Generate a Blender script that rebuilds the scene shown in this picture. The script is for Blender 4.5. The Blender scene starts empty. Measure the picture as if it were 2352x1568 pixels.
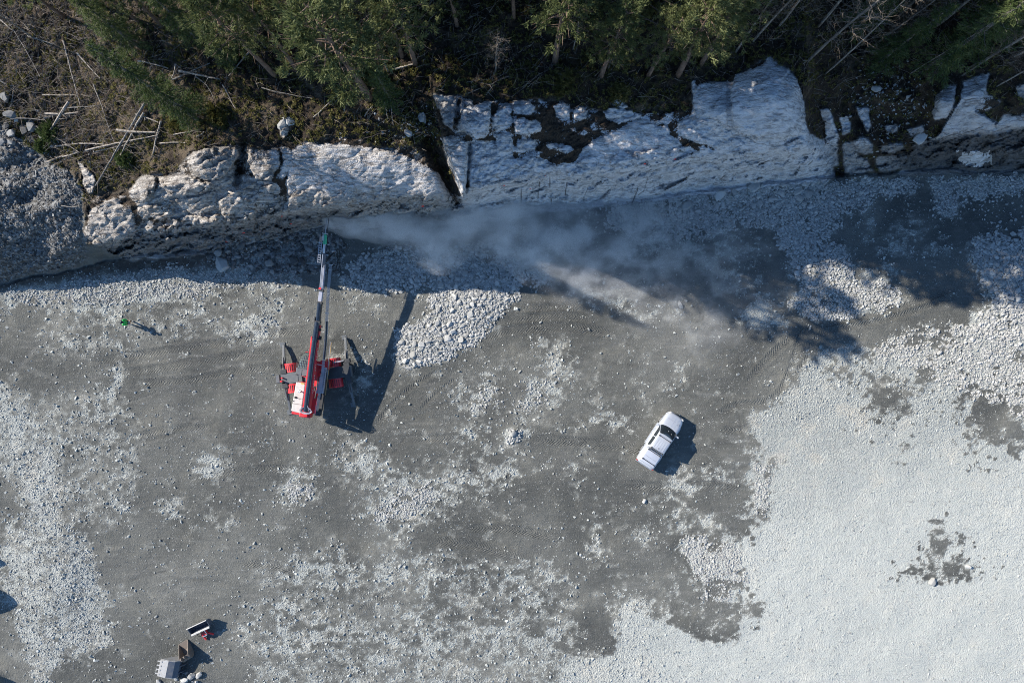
import bpy, bmesh, math, random
import numpy as np
from mathutils import Vector, Matrix, Euler

random.seed(7)
RNG = np.random.default_rng(11)
sc = bpy.context.scene
COL = sc.collection
G, H, CU, CV = 0.04, 62.0, 1176.0, 784.0      # metres per chart pixel on the quarry floor, camera height, chart centre
rad = math.radians

def P(u, v, z=0.0):
    """chart position (u right, v down) and height above the quarry floor -> world point"""
    s = G * (1.0 - z / H)
    return Vector(((u - CU) * s, (CV - v) * s, z))

# ------------------------------------------------------------------ noise
def _hash(ix, iy, seed):
    h = (ix.astype(np.int64) * 374761393 + iy.astype(np.int64) * 668265263 + seed * 1442695041) & 0xFFFFFFFF
    h = ((h ^ (h >> 13)) * 1274126177) & 0xFFFFFFFF
    h = ((h ^ (h >> 16)) * 2246822519) & 0xFFFFFFFF
    return (h ^ (h >> 15)) & 0xFFFFFFFF

def rnd2(ix, iy, seed):
    return _hash(ix, iy, seed).astype(np.float64) / 4294967295.0

def vn(x, y, seed=0):
    ix, iy = np.floor(x), np.floor(y)
    fx, fy = x - ix, y - iy
    fx = fx * fx * fx * (fx * (fx * 6 - 15) + 10); fy = fy * fy * fy * (fy * (fy * 6 - 15) + 10)
    a = rnd2(ix, iy, seed); b = rnd2(ix + 1, iy, seed); c = rnd2(ix, iy + 1, seed); d = rnd2(ix + 1, iy + 1, seed)
    return (a + (b - a) * fx + (c - a) * fy + (a - b - c + d) * fx * fy) * 2 - 1

def fbm(x, y, seed=0, o=4, g=0.5):
    s = 0; a = 1; t = 0
    for k in range(o):
        s = s + a * vn(x * 2 ** k + 17.3 * k, y * 2 ** k - 9.1 * k, seed + k); t += a; a *= g
    return s / t

def cell(x, y, seed=0, jit=0.9):
    """cellular noise: F1, F2-F1, three random values of the nearest cell and the offset to it"""
    ix, iy = np.floor(x), np.floor(y)
    f1 = np.full(x.shape, 9.0); f2 = np.full(x.shape, 9.0)
    cx = np.zeros(x.shape); cy = np.zeros(x.shape); ox = np.zeros(x.shape); oy = np.zeros(x.shape)
    for dx in (-1, 0, 1):
        for dy in (-1, 0, 1):
            jx, jy = ix + dx, iy + dy
            px = jx + 0.5 + jit * (rnd2(jx, jy, seed) - 0.5); py = jy + 0.5 + jit * (rnd2(jx, jy, seed + 1) - 0.5)
            d = np.hypot(x - px, y - py)
            n = d < f1
            f2 = np.where(n, f1, np.minimum(f2, d))
            f1 = np.where(n, d, f1)
            cx = np.where(n, jx, cx); cy = np.where(n, jy, cy); ox = np.where(n, x - px, ox); oy = np.where(n, y - py, oy)
    return f1, f2 - f1, rnd2(cx, cy, seed + 2), rnd2(cx, cy, seed + 3), rnd2(cx, cy, seed + 4), ox, oy

def sstep(a, b, x):
    t = np.clip((x - a) / (b - a), 0, 1)
    return t * t * (3 - 2 * t)

def inpoly(u, v, poly):
    u = np.asarray(u, float); v = np.asarray(v, float)
    res = np.zeros(u.shape, bool)
    pu = [p[0] for p in poly]; pv = [p[1] for p in poly]
    bb = (u >= min(pu)) & (u <= max(pu)) & (v >= min(pv)) & (v <= max(pv))
    if not bb.any(): return res
    x = u[bb]; y = v[bb]; r = np.zeros(x.shape, bool)
    n = len(poly)
    for i in range(n):
        x1, y1 = poly[i]; x2, y2 = poly[(i + 1) % n]
        if y1 == y2: continue
        c = ((y1 > y) != (y2 > y)) & (x < (x2 - x1) * (y - y1) / (y2 - y1) + x1)
        r ^= c
    res[bb] = r
    return res

def lined(u, v, pts):
    """distance to a polyline, arc length along it, signed side"""
    best = np.full(u.shape, 1e9); s_at = np.zeros(u.shape); side = np.zeros(u.shape); acc = 0
    for (x1, y1), (x2, y2) in zip(pts[:-1], pts[1:]):
        dx, dy = x2 - x1, y2 - y1; L = math.hypot(dx, dy)
        t = np.clip(((u - x1) * dx + (v - y1) * dy) / (L * L), 0, 1)
        d = np.hypot(u - x1 - t * dx, v - y1 - t * dy)
        n = d < best
        best = np.where(n, d, best); s_at = np.where(n, acc + t * L, s_at)
        side = np.where(n, ((u - x1) * dy - (v - y1) * dx) / L, side)
        acc += L
    return best, s_at, side

def smooth_line(pts, n=6):
    out = []
    q = [pts[0]] + list(pts) + [pts[-1]]
    for i in range(1, len(q) - 2):
        p0, p1, p2, p3 = q[i - 1], q[i], q[i + 1], q[i + 2]
        for k in range(n):
            t = k / n
            out.append(tuple(0.5 * (2 * p1[j] + (p2[j] - p0[j]) * t + (2 * p0[j] - 5 * p1[j] + 4 * p2[j] - p3[j]) * t * t + (3 * p1[j] - p0[j] - 3 * p2[j] + p3[j]) * t ** 3) for j in range(len(p1))))
    out.append(tuple(pts[-1]))
    return out

# ------------------------------------------------------------------ tags and mesh builder
def tag(o, label=None, cat=None, group=None, kind=None):
    if label: o['label'] = label
    if cat: o['category'] = cat
    if group: o['group'] = group
    if kind: o['kind'] = kind
    return o

def empty(name, loc=(0, 0, 0), rz=0.0):
    o = bpy.data.objects.new(name, None); COL.objects.link(o)
    o.location = loc; o.rotation_euler = (0, 0, rz); o.empty_display_size = 0.2
    return o

def np_mesh(name, V, F, smooth=False):
    """V (n,3), F (m,3) or (m,4) arrays -> mesh data"""
    me = bpy.data.meshes.new(name)
    V = np.ascontiguousarray(V, dtype=np.float32); F = np.ascontiguousarray(F, dtype=np.int32)
    k = F.shape[1]
    me.vertices.add(len(V)); me.vertices.foreach_set('co', V.ravel())
    me.loops.add(F.size); me.loops.foreach_set('vertex_index', F.ravel())
    me.polygons.add(len(F)); me.polygons.foreach_set('loop_start', np.arange(0, F.size, k, dtype=np.int32))
    me.update(calc_edges=True)
    me.polygons.foreach_set('use_smooth', np.full(len(F), smooth, dtype=bool))
    me.update()
    return me

def add_obj(name, me, mat=None, parent=None):
    o = bpy.data.objects.new(name, me); COL.objects.link(o)
    if mat and not me.materials: me.materials.append(mat)
    if parent: o.parent = parent
    return o

class MB:
    def __init__(s): s.v = []; s.f = []
    def add(s, verts, faces, M=None):
        b = len(s.v)
        s.v += [tuple(M @ Vector(p)) if M is not None else tuple(p) for p in verts]
        s.f += [tuple(b + i for i in f) for f in faces]
        return s
    def box(s, c, d, rz=0, rx=0, ry=0, taper=(1, 1)):
        x, y, z = d[0] / 2, d[1] / 2, d[2] / 2; a, b = taper
        vs = [(-x, -y, -z), (x, -y, -z), (x, y, -z), (-x, y, -z), (-x * a, -y * b, z), (x * a, -y * b, z), (x * a, y * b, z), (-x * a, y * b, z)]
        M = Matrix.Translation(c) @ Euler((rx, ry, rz)).to_matrix().to_4x4()
        return s.add(vs, [(0, 3, 2, 1), (4, 5, 6, 7), (0, 1, 5, 4), (1, 2, 6, 5), (2, 3, 7, 6), (3, 0, 4, 7)], M)
    def bar(s, p, q, w, h):
        p, q = Vector(p), Vector(q); d = q - p; L = d.length
        M = Matrix.Translation((p + q) / 2) @ d.to_track_quat('X', 'Z').to_matrix().to_4x4()
        x, y, z = L / 2, w / 2, h / 2
        vs = [(-x, -y, -z), (x, -y, -z), (x, y, -z), (-x, y, -z), (-x, -y, z), (x, -y, z), (x, y, z), (-x, y, z)]
        return s.add(vs, [(0, 3, 2, 1), (4, 5, 6, 7), (0, 1, 5, 4), (1, 2, 6, 5), (2, 3, 7, 6), (3, 0, 4, 7)], M)
    def tube(s, pts, r, n=8, cap=True):
        pts = [Vector(p) for p in pts]; m = len(pts)
        rs = r if isinstance(r, (list, tuple)) else [r] * m
        b = len(s.v); up = Vector((0, 0, 1))
        for i, p in enumerate(pts):
            d = (pts[min(i + 1, m - 1)] - pts[max(i - 1, 0)])
            if d.length < 1e-9: d = Vector((0, 0, 1))
            d.normalize()
            a = d.cross(up)
            if a.length < 1e-3: a = d.cross(Vector((1, 0, 0)))
            a.normalize(); c = d.cross(a)
            for k in range(n):
                t = 2 * math.pi * k / n
                s.v.append(tuple(p + (a * math.cos(t) + c * math.sin(t)) * rs[i]))
        for i in range(m - 1):
            for k in range(n):
                k2 = (k + 1) % n
                s.f.append((b + i * n + k, b + i * n + k2, b + (i + 1) * n + k2, b + (i + 1) * n + k))
        if cap:
            s.f.append(tuple(b + k for k in range(n))[::-1]); s.f.append(tuple(b + (m - 1) * n + k for k in range(n)))
        return s
    def extrude(s, poly, y0, y1, M=None):
        """polygon in (x, z) extruded along y"""
        n = len(poly)
        vs = [(x, y0, z) for x, z in poly] + [(x, y1, z) for x, z in poly]
        fs = [tuple(range(n)), tuple(range(2 * n - 1, n - 1, -1))] + [(i, i + n, (i + 1) % n + n, (i + 1) % n) for i in range(n)]
        return s.add(vs, fs, M)
    def slab(s, poly, z0, z1):
        n = len(poly)
        vs = [(x, y, z0) for x, y in poly] + [(x, y, z1) for x, y in poly]
        fs = [tuple(range(n))[::-1], tuple(range(n, 2 * n))] + [(i, (i + 1) % n, (i + 1) % n + n, i + n) for i in range(n)]
        return s.add(vs, fs)
    def loft(s, rings, close=True, cap=True):
        b = len(s.v); n = len(rings[0])
        for r in rings: s.v += [tuple(p) for p in r]
        for i in range(len(rings) - 1):
            for k in range(n if close else n - 1):
                k2 = (k + 1) % n
                s.f.append((b + i * n + k, b + (i + 1) * n + k, b + (i + 1) * n + k2, b + i * n + k2))
        if cap:
            s.f.append(tuple(b + k for k in range(n))); s.f.append(tuple(b + (len(rings) - 1) * n + k for k in range(n))[::-1])
        return s
    def build(s, name, mat, parent=None, smooth=False, bevel=0, angle=40):
        me = bpy.data.meshes.new(name); me.from_pydata(s.v, [], s.f); me.update()
        bm = bmesh.new(); bm.from_mesh(me); bmesh.ops.recalc_face_normals(bm, faces=bm.faces)
        if smooth:
            for f in bm.faces: f.smooth = True
            for e in bm.edges:
                if len(e.link_faces) == 2 and e.calc_face_angle(0) > rad(angle): e.smooth = False
        bm.to_mesh(me); bm.free()
        o = add_obj(name, me, mat, parent)
        if bevel:
            m = o.modifiers.new('bevel', 'BEVEL'); m.width = bevel; m.segments = 2; m.limit_method = 'ANGLE'
        return o

def copy_tree(o, parent=None):
    c = o.copy(); COL.objects.link(c)
    if parent: c.parent = parent
    for ch in o.children: copy_tree(ch, c)
    return c

# ------------------------------------------------------------------ materials
class NT:
    def __init__(s, mat): s.t = mat.node_tree; s.t.nodes.clear()
    def n(s, typ, ins=None, **kw):
        nd = s.t.nodes.new(typ)
        for k, v in kw.items(): setattr(nd, k, v)
        for k, v in (ins or {}).items():
            sk = nd.inputs[k]
            if isinstance(v, bpy.types.NodeSocket): s.t.links.new(v, sk)
            else: sk.default_value = v
        return nd
    def attr(s, name): return s.n('ShaderNodeAttribute', attribute_name=name).outputs['Fac']
    def math(s, op, a, b=None, c=None, clamp=False):
        nd = s.n('ShaderNodeMath', operation=op, use_clamp=clamp)
        for i, v in enumerate((a, b, c)):
            if v is None: continue
            if isinstance(v, bpy.types.NodeSocket): s.t.links.new(v, nd.inputs[i])
            else: nd.inputs[i].default_value = v
        return nd.outputs[0]
    def ss(s, x, a, b):
        return s.n('ShaderNodeMapRange', {'Value': x, 'From Min': a, 'From Max': b}, interpolation_type='SMOOTHSTEP').outputs[0]
    def ramp(s, x, stops):
        nd = s.n('ShaderNodeValToRGB', {'Fac': x}); e = nd.color_ramp.elements
        while len(e) < len(stops): e.new(0.5)
        for i, (p, c) in enumerate(stops): e[i].position = p; e[i].color = (*c, 1)
        return nd.outputs[0]
    def mix(s, f, a, b, blend='MIX'):
        nd = s.n('ShaderNodeMix', data_type='RGBA', blend_type=blend)
        for k, v in ((0, f), (6, a), (7, b)):
            if isinstance(v, bpy.types.NodeSocket): s.t.links.new(v, nd.inputs[k])
            else: nd.inputs[k].default_value = v if not isinstance(v, tuple) or len(v) == 4 else (*v, 1)
        return nd.outputs[2]
    def noise(s, vec, scale, detail=4, rough=0.5, dist=0.0):
        return s.n('ShaderNodeTexNoise', {'Vector': vec, 'Scale': scale, 'Detail': detail, 'Roughness': rough, 'Distortion': dist}).outputs['Fac']
    def voro(s, vec, scale, feature='F1'):
        return s.n('ShaderNodeTexVoronoi', {'Vector': vec, 'Scale': scale}, feature=feature)

def new_mat(name):
    m = bpy.data.materials.new(name); m.use_nodes = True
    return m, NT(m)

def finish(t, col, rough=0.8, metal=0.0, bump=None, strength=0.3, dist=0.02, spec=0.3, coat=0.0):
    b = t.n('ShaderNodeBsdfPrincipled', {'Base Color': col if isinstance(col, bpy.types.NodeSocket) else (*col, 1), 'Roughness': rough, 'Metallic': metal, 'Specular IOR Level': spec, 'Coat Weight': coat})
    if bump is not None:
        bn = t.n('ShaderNodeBump', {'Height': bump, 'Strength': strength, 'Distance': dist})
        t.t.links.new(bn.outputs[0], b.inputs['Normal'])
    o = t.n('ShaderNodeOutputMaterial'); t.t.links.new(b.outputs[0], o.inputs[0])
    return b

def paint(name, col, rough=0.4, metal=0.0, dirt=0.25, scale=3.0, coat=0.0, spec=0.5, dirtcol=(0.17, 0.165, 0.155)):
    m, t = new_mat(name)
    pos = t.n('ShaderNodeTexCoord').outputs['Object']
    n1 = t.noise(pos, scale, 5, 0.65); n2 = t.noise(pos, scale * 9, 3, 0.6)
    f = t.math('MULTIPLY', t.ss(t.math('ADD', n1, t.math('MULTIPLY', n2, 0.35)), 0.55, 0.95), dirt * 2)
    c = t.mix(f, (*col, 1), (*dirtcol, 1))
    r = t.math('ADD', t.math('MULTIPLY', f, 0.4), rough)
    finish(t, c, r, metal, coat=coat, spec=spec)
    return m
# ------------------------------------------------------------------ terrain: heights and covers on a fine chart grid
core_u = np.arange(-240, 2593, 3.0); core_v = np.arange(-420, 1809, 3.0)
gu = np.concatenate([[-30000, -9000, -3000, -1200, -600, -380, -300], core_u, [2640, 2760, 3000, 3800, 6000, 12000, 32000]])
gv = np.concatenate([[-30000, -9000, -3000, -1500, -900, -640, -520, -460], core_v, [1850, 1950, 2200, 2900, 5000, 11000, 31000]])
U, V_ = np.meshgrid(gu, gv)
Uc = np.clip(U, -420, 2780); Vc = np.clip(V_, -700, 1990)

# foot of the cliff, lip of the cliff and height of the lip along u
LN = np.array([
 (-400, 705, 655, 2.4), (0, 656, 606, 2.9), (100, 636, 586, 3.2), (190, 616, 558, 3.9), (240, 604, 552, 4.6), (300, 592, 542, 5.2), (330, 590, 528, 5.7),
 (400, 585, 520, 6.3), (490, 581, 512, 7.0), (560, 570, 500, 7.6), (590, 562, 490, 8.0), (640, 550, 485, 8.3), (700, 530, 480, 8.6), (740, 520, 473, 9.0), (800, 520, 477, 9.0),
 (850, 518, 470, 9.1), (900, 515, 462, 9.2), (963, 508, 450, 9.5), (1033, 508, 449, 9.6), (1062, 505, 450, 9.8), (1088, 500, 432, 10.0), (1163, 485, 410, 10.1), (1250, 476, 400, 10.2),
 (1326, 472, 395, 10.2), (1436, 465, 390, 10.2), (1531, 448, 366, 10.2), (1600, 440, 360, 10.2), (1700, 430, 352, 10.2), (1800, 418, 345, 10.0), (1850, 411, 340, 9.6), (1890, 406, 330, 7.8),
 (1940, 402, 330, 6.6), (2000, 400, 335, 6.2), (2080, 394, 330, 7.0), (2160, 390, 316, 8.6), (2240, 392, 306, 9.5), (2352, 395, 290, 10.4), (2600, 402, 262, 11.0), (2800, 405, 250, 11.0)], float)
wu = Uc + 11 * fbm(Uc / 60, Vc / 60, 3, 4, 0.55); wv = Vc + 9 * fbm(Uc / 55, Vc / 55, 5, 4, 0.6)
VB = np.interp(wu, LN[:, 0], LN[:, 1]); VL = np.interp(wu, LN[:, 0], LN[:, 2]); HL = np.interp(wu, LN[:, 0], LN[:, 3])
T = (VB - wv) / (VB - VL)
tc = np.clip(T, 0, 1)
led = 0.03 * np.sin(tc * 15 + 3 * fbm(Uc / 80, Vc / 200, 8, 3)) * sstep(0.02, 0.2, tc) * sstep(1, 0.8, tc)
face = np.clip(tc ** 0.85 + led, 0, 1.05)
D = np.clip(VL - wv, 0, 700)
gain = np.interp(Uc, [-400, 150, 300, 900, 1100, 1700, 1900, 2100, 2800], [3.2, 3.2, 3.6, 3.4, 2.6, 2.8, 4.2, 3.6, 3.2])
Z = HL * face + gain * (1 - np.exp(-D / 110)) + 0.0065 * D

ROCKS = [
 [(190,548),(200,470),(232,440),(290,440),(325,400),(400,395),(440,350),(480,336),(552,333),(600,345),(650,330),(700,325),(760,315),(815,308),(841,323),(880,342),(938,333),(988,365),(1015,395),(1040,440),(1062,460),(1062,516),(850,526),(740,526),(560,572),(400,592),(300,598)],
 [(172,365),(190,370),(222,410),(215,445),(198,445),(185,400)],
 [(991,213),(1051,216),(1090,230),(1176,230),(1230,228),(1311,235),(1351,250),(1389,253),(1430,250),(1480,262),(1561,255),(1589,250),(1585,225),(1596,178),(1626,188),(1664,188),(1679,178),(1726,155),(1762,130),(1789,155),(1814,160),(1837,190),(1849,230),(1849,270),(1860,310),(1905,330),(1920,410),(1850,420),(1700,438),(1500,462),(1300,484),(1090,512),(1062,490),(1044,430),(1014,330)],
 [(1401,213),(1416,214),(1436,245),(1450,254),(1412,246)],
 [(1962,240),(1998,245),(2004,285),(1992,305),(1970,270)], [(1960,325),(1985,310),(2008,330),(2002,352),(1970,350)], [(2022,340),(2070,322),(2078,345),(2030,356)],
 [(2080,295),(2118,285),(2124,305),(2088,312)],
 [(2139,260),(2150,215),(2180,190),(2197,200),(2190,250),(2175,275),(2145,280)],
 [(2140,320),(2170,290),(2200,235),(2212,185),(2275,163),(2265,215),(2300,235),(2258,265),(2300,280),(2352,262),(2560,240),(2560,404),(2352,398),(2060,402),(2090,350)],
 [(2330,195),(2362,190),(2362,235),(2335,225)],
 [(640,295),(660,290),(668,300),(655,318),(640,312)], [(1880,245),(1905,250),(1925,300),(1930,380),(1900,380),(1890,300)]]
ru = Uc + 7 * fbm(Uc / 22, Vc / 22, 21, 4, 0.6); rv = Vc + 7 * fbm(Uc / 22, Vc / 22, 31, 4, 0.6)
R = np.zeros(U.shape)
for pl in ROCKS: R = np.maximum(R, inpoly(ru, rv, pl))
SOFT = np.array([(-400, 270), (0, 285), (60, 330), (120, 372), (175, 410), (192, 450), (200, 548), (300, 540), (1880, 340), (1905, 400), (2080, 393), (2110, 360), (2800, 300)], float)
SL = np.interp(Uc + 10 * fbm(Uc / 40, Vc / 40, 41, 4, .6), SOFT[:, 0], SOFT[:, 1])
mid = (Uc > 200) & (Uc < 1880)
SL = np.where(mid, VL + 4, SL)
S = ((wv < SL) & (R < .5)).astype(float)
SLOPE = sstep(215, 165, Uc + 14 * fbm(Uc / 25, Vc / 25, 51, 4)) * sstep(0.0, 0.35, T) * (1 - S) * (1 - R)

# bare lobes and blocks of the rock, litter lies between them: outline, swelling
LOBES = [
 ([(1555,282),(1590,262),(1586,230),(1600,190),(1665,185),(1680,190),(1750,150),(1768,128),(1830,175),(1848,230),(1850,270),(1862,315),(1900,335),(1915,390),(1850,372),(1700,368),(1560,310)], .25), ([(1320,377),(1336,342),(1400,305),(1480,268),(1510,290),(1560,325),(1565,365),(1440,395),(1330,392)], .2), ([(1020,330),(1180,318),(1180,372),(1076,392),(1040,380)], .15), ([(300,445),(560,400),(640,420),(640,478),(500,510),(320,500)], .15), ([(1932,330),(1960,320),(1972,355),(1992,362),(2012,397),(1938,402)], .5), ([(2008,362),(2080,348),(2102,385),(2018,399)], .5), ([(1925,270),(1950,262),(1958,305),(1935,315)], .4), ([(2030,285),(2062,280),(2066,305),(2034,308)], .5), ([(2090,330),(2130,318),(2138,345),(2100,360)], .4),
 ([(430,375),(440,355),(470,338),(505,335),(550,338),(555,355),(530,385),(505,412),(480,418),(450,405)], 1.3), ([(295,440),(320,405),(350,400),(365,410),(355,440),(330,470),(300,460)], .9), ([(360,408),(395,403),(430,400),(490,425),(480,440),(440,452),(400,455),(375,430)], .9), ([(325,475),(400,463),(400,495),(370,508),(335,490)], .7), ([(400,458),(500,438),(497,480),(460,497),(420,490)], .8), ([(385,502),(430,492),(495,500),(497,518),(470,528),(430,515),(400,520)], .8), ([(562,370),(600,340),(640,345),(645,380),(620,415),(590,412)], .9), ([(640,332),(670,343),(670,375),(652,412),(640,408),(648,370)], .5), ([(572,420),(625,425),(622,447),(590,447)], .5),
 ([(660,352),(700,325),(850,338),(880,340),(950,365),(1015,400),(1035,448),(900,460),(800,474),(660,478),(655,420)], .5), ([(505,455),(640,448),(650,478),(560,500),(505,500)], .5), ([(200,480),(260,455),(300,480),(320,540),(300,570),(240,560),(196,540)], .3), ([(172,365),(190,370),(222,410),(215,445),(198,445),(185,400)], .8), ([(470,330),(480,322),(490,330),(480,338)], .2),
 ([(990,215),(1050,218),(1048,260),(1042,300),(1020,285),(1005,250)], 1.0), ([(1060,225),(1090,230),(1080,255),(1062,270),(1052,250)], .6), ([(1055,272),(1085,240),(1125,230),(1128,280),(1120,315),(1090,322),(1058,300)], .9), ([(1015,315),(1055,310),(1075,330),(1078,400),(1070,440),(1060,452),(1040,400),(1015,340)], .9), ([(1080,330),(1120,335),(1115,365),(1095,375),(1082,365)], .5), ([(1131,270),(1150,240),(1176,235),(1176,290),(1160,300),(1130,290)], .5), ([(1135,306),(1176,302),(1178,352),(1140,355)], .5), ([(1076,380),(1130,372),(1180,362),(1250,366),(1280,385),(1240,405),(1110,440),(1076,444)], .4),
 ([(1176,230),(1215,230),(1228,245),(1220,265),(1190,265),(1178,258)], .6), ([(1178,276),(1200,268),(1240,280),(1246,300),(1205,314),(1180,306)], .7), ([(1265,240),(1290,235),(1310,240),(1308,270),(1280,270)], .6), ([(1316,250),(1340,245),(1352,262),(1345,275),(1316,278)], .6), ([(1384,255),(1400,245),(1440,250),(1480,262),(1470,272),(1420,284),(1390,272)], .5), ([(1390,210),(1420,215),(1440,240),(1465,255),(1430,248),(1405,232)], .4), ([(1186,322),(1230,316),(1234,345),(1190,350)], .4), ([(1252,322),(1300,330),(1330,345),(1300,352),(1256,345)], .3), ([(1200,358),(1225,352),(1228,372),(1202,374)], .3),
 ([(1336,342),(1360,325),(1400,305),(1440,285),(1480,270),(1505,285),(1500,310),(1530,318),(1560,325),(1550,340),(1510,345),(1480,345),(1440,345),(1410,360),(1385,380),(1350,375)], .4), ([(1318,377),(1350,356),(1376,362),(1374,388),(1340,388)], .9), ([(1395,377),(1425,343),(1450,350),(1460,362),(1440,392),(1410,390)], 1.0), ([(1452,347),(1490,345),(1525,330),(1534,355),(1520,372),(1480,370)], .9), ([(1536,345),(1562,333),(1557,362),(1537,364)], .6),
 ([(1555,282),(1590,265),(1640,270),(1672,300),(1650,310),(1600,310),(1560,292)], .6), ([(1586,230),(1600,190),(1665,185),(1676,205),(1672,260),(1670,300),(1640,275),(1595,265)], .7), ([(1678,205),(1690,170),(1750,150),(1768,128),(1790,155),(1830,175),(1848,230),(1850,270),(1835,315),(1780,322),(1740,322),(1690,305),(1677,270)], 1.2), ([(1600,315),(1680,316),(1700,330),(1640,337)], .5), ([(1584,178),(1598,180),(1598,210),(1588,232)], .2), ([(1700,326),(1760,328),(1850,322),(1880,360),(1800,372),(1700,368)], .4), ([(1500,290),(1530,288),(1545,305),(1515,312)], .3), ([(1480,282),(1500,275),(1540,275),(1530,285)], .2), ([(1860,305),(1905,328),(1920,395),(1880,400),(1850,370)], .3),
 ([(1962,240),(1998,245),(2004,285),(1992,305),(1970,270)], .9), ([(1960,325),(1985,310),(2008,330),(2002,352),(1970,350)], .9), ([(2022,340),(2070,322),(2078,345),(2030,356)], .7), ([(2080,295),(2118,285),(2124,305),(2088,312)], .5), ([(1880,248),(1905,250),(1925,300),(1930,380),(1905,380),(1892,300)], .5),
 ([(2139,260),(2150,215),(2180,190),(2197,200),(2190,250),(2175,275),(2145,280)], 1.0), ([(2140,318),(2170,288),(2200,235),(2212,185),(2275,163),(2263,215),(2240,250),(2258,265),(2290,282),(2230,312)], .6), ([(2275,290),(2310,262),(2352,262),(2560,240),(2560,300),(2352,300)], .5), ([(2330,195),(2362,190),(2362,235),(2335,225)], .3), ([(640,295),(660,290),(668,300),(655,318),(640,312)], .5)]
LB = np.zeros(U.shape); LH = np.zeros(U.shape)
def blur(a, r):
    for ax in (0, 1):
        c = np.cumsum(np.concatenate([np.zeros_like(np.take(a, [0], ax)), a], ax), ax); n = a.shape[ax]
        i1 = np.minimum(np.arange(n) + r + 1, n); i0 = np.maximum(np.arange(n) - r, 0)
        a = (np.take(c, i1, ax) - np.take(c, i0, ax)) / (2 * r + 1)
    return a
for pl, hh in LOBES:
    m = inpoly(Uc + (ru - Uc) * .65, Vc + (rv - Vc) * .65, pl).astype(float)
    j0, j1 = max(0, np.searchsorted(gv, min(p[1] for p in pl) - 60)), np.searchsorted(gv, max(p[1] for p in pl) + 60); i0, i1 = max(0, np.searchsorted(gu, min(p[0] for p in pl) - 60)), np.searchsorted(gu, max(p[0] for p in pl) + 60)
    sub = (blur(m[j0:j1, i0:i1], 1) > .72).astype(float); LB[j0:j1, i0:i1] = np.maximum(LB[j0:j1, i0:i1], sub); d = blur(blur(sub, 3), 4) * .5 + blur(sub, 9) * .5
    LH[j0:j1, i0:i1] = np.maximum(LH[j0:j1, i0:i1], hh * .68 * sub * (.74 + .26 * sstep(.4, 1.0, d)) * (1 + .35 * (gv[j0:j1] - np.mean([p[1] for p in pl]))[:, None] / 40))
R = np.maximum(R, LB); S = S * (1 - LB)
SMOOTH = [[(1590,260),(1600,185),(1680,180),(1765,130),(1845,200),(1850,300),(1800,318),(1700,300)], [(620,345),(820,318),(1000,380),(1040,445),(900,445),(760,440),(640,440)], [(1345,300),(1500,268),(1580,300),(1560,345),(1430,350),(1350,385)], [(1020,330),(1078,320),(1072,440),(1058,452),(1030,400)], [(2140,270),(2200,190),(2280,170),(2360,270),(2352,300),(2180,315)]]
SM = np.zeros(U.shape)
for pl in SMOOTH: SM = np.maximum(SM, inpoly(wu, wv, pl))
SM = blur(SM, 3)
onface = sstep(0.02, .1, T) * sstep(1.1, .9, T)
# fractured facets: tilted cells of several sizes, stretched along the foliation
ca, sa = math.cos(.5), math.sin(.5)
fu = Uc + 9 * fbm(Uc / 35, Vc / 35, 61, 3); fv = Vc + 7 * fbm(Uc / 35, Vc / 35, 63, 3)
xu, xv = fu * ca - fv * sa, fu * sa + fv * ca
rockrel = np.zeros(U.shape)
for k, (sx, sy, am) in enumerate(((70, 34, 1.0), (34, 15, .7), (16, 8, .42))):
    f1, e1, ra, rb, rc, ox, oy = cell(xu / sx, xv / sy, 71 + 9 * k)
    rockrel += am * ((ra - .5) * .55 + (rb - .5) * ox * 1.5 + (rc - .5) * oy * 2.2)
streak = fbm(xu / 60, xv / 7, 91, 5, .62)
rid = 1 - abs(fbm(xu / 50, xv / 18, 97, 4, .55)) * 2.4
rockrel = rockrel * (.26 + .95 * onface * (1 - .5 * sstep(1050, 1110, Uc) * sstep(2060, 1960, Uc))) * (1 - .75 * SM) + (.10 + .05 * onface) * streak * (1 - .4 * SM) + .13 * (1 - .75 * SM) * fbm(Uc / 12, Vc / 9, 95, 4, .6) + .07 * onface * rid
tooth = (rnd2(np.floor(wu / 11 + wv / 40), np.floor(wv / 26), 77) - .35) * .9 * sstep(.72, .98, T) * sstep(1.35, 1.05, T) * sstep(300, 380, Uc) * sstep(800, 700, Uc)
Z = Z + R * (rockrel + LH * (1 - .6 * onface) + tooth) * sstep(0.0, .12, T)
# knob, gullies, spur
def seg(a, b, w):
    d, _, _ = lined(Uc, Vc, [a, b]); return np.exp(-(d / w) ** 2)
Z += 1.6 * np.exp(-((Uc - 1775) / 85) ** 2 - ((Vc - 225) / 85) ** 2)
Z -= 1.7 * seg((985, 320), (1050, 462), 13) + 1.5 * seg((1862, 230), (1925, 392), 22) + .9 * seg((560, 330), (545, 420), 9) + .8 * seg((1080, 330), (1070, 450), 4)
Z += 1.1 * sstep(-4, 10, (Uc - np.interp(Vc, [180, 230, 330, 455], [985, 992, 1014, 1062]))) * sstep(330, 0, Uc - 1010) * sstep(.6, 1.05, T) * sstep(120, 215, Vc)
for (bu, bv, bz, br) in ((470, 400, 1.2, 60), (360, 440, .9, 45), (450, 350, 1.0, 50), (540, 450, .9, 50), (640, 390, .5, 70), (1100, 270, 1.0, 45), (1200, 280, .8, 50), (1660, 260, .9, 50), (1985, 330, 1.0, 30), (2050, 335, .8, 28), (2165, 235, 1.1, 40), (2250, 230, .8, 50)):
    Z += bz * np.exp(-((Uc - bu) / br) ** 2 - ((Vc - bv) / (br * .8)) ** 2)
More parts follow.
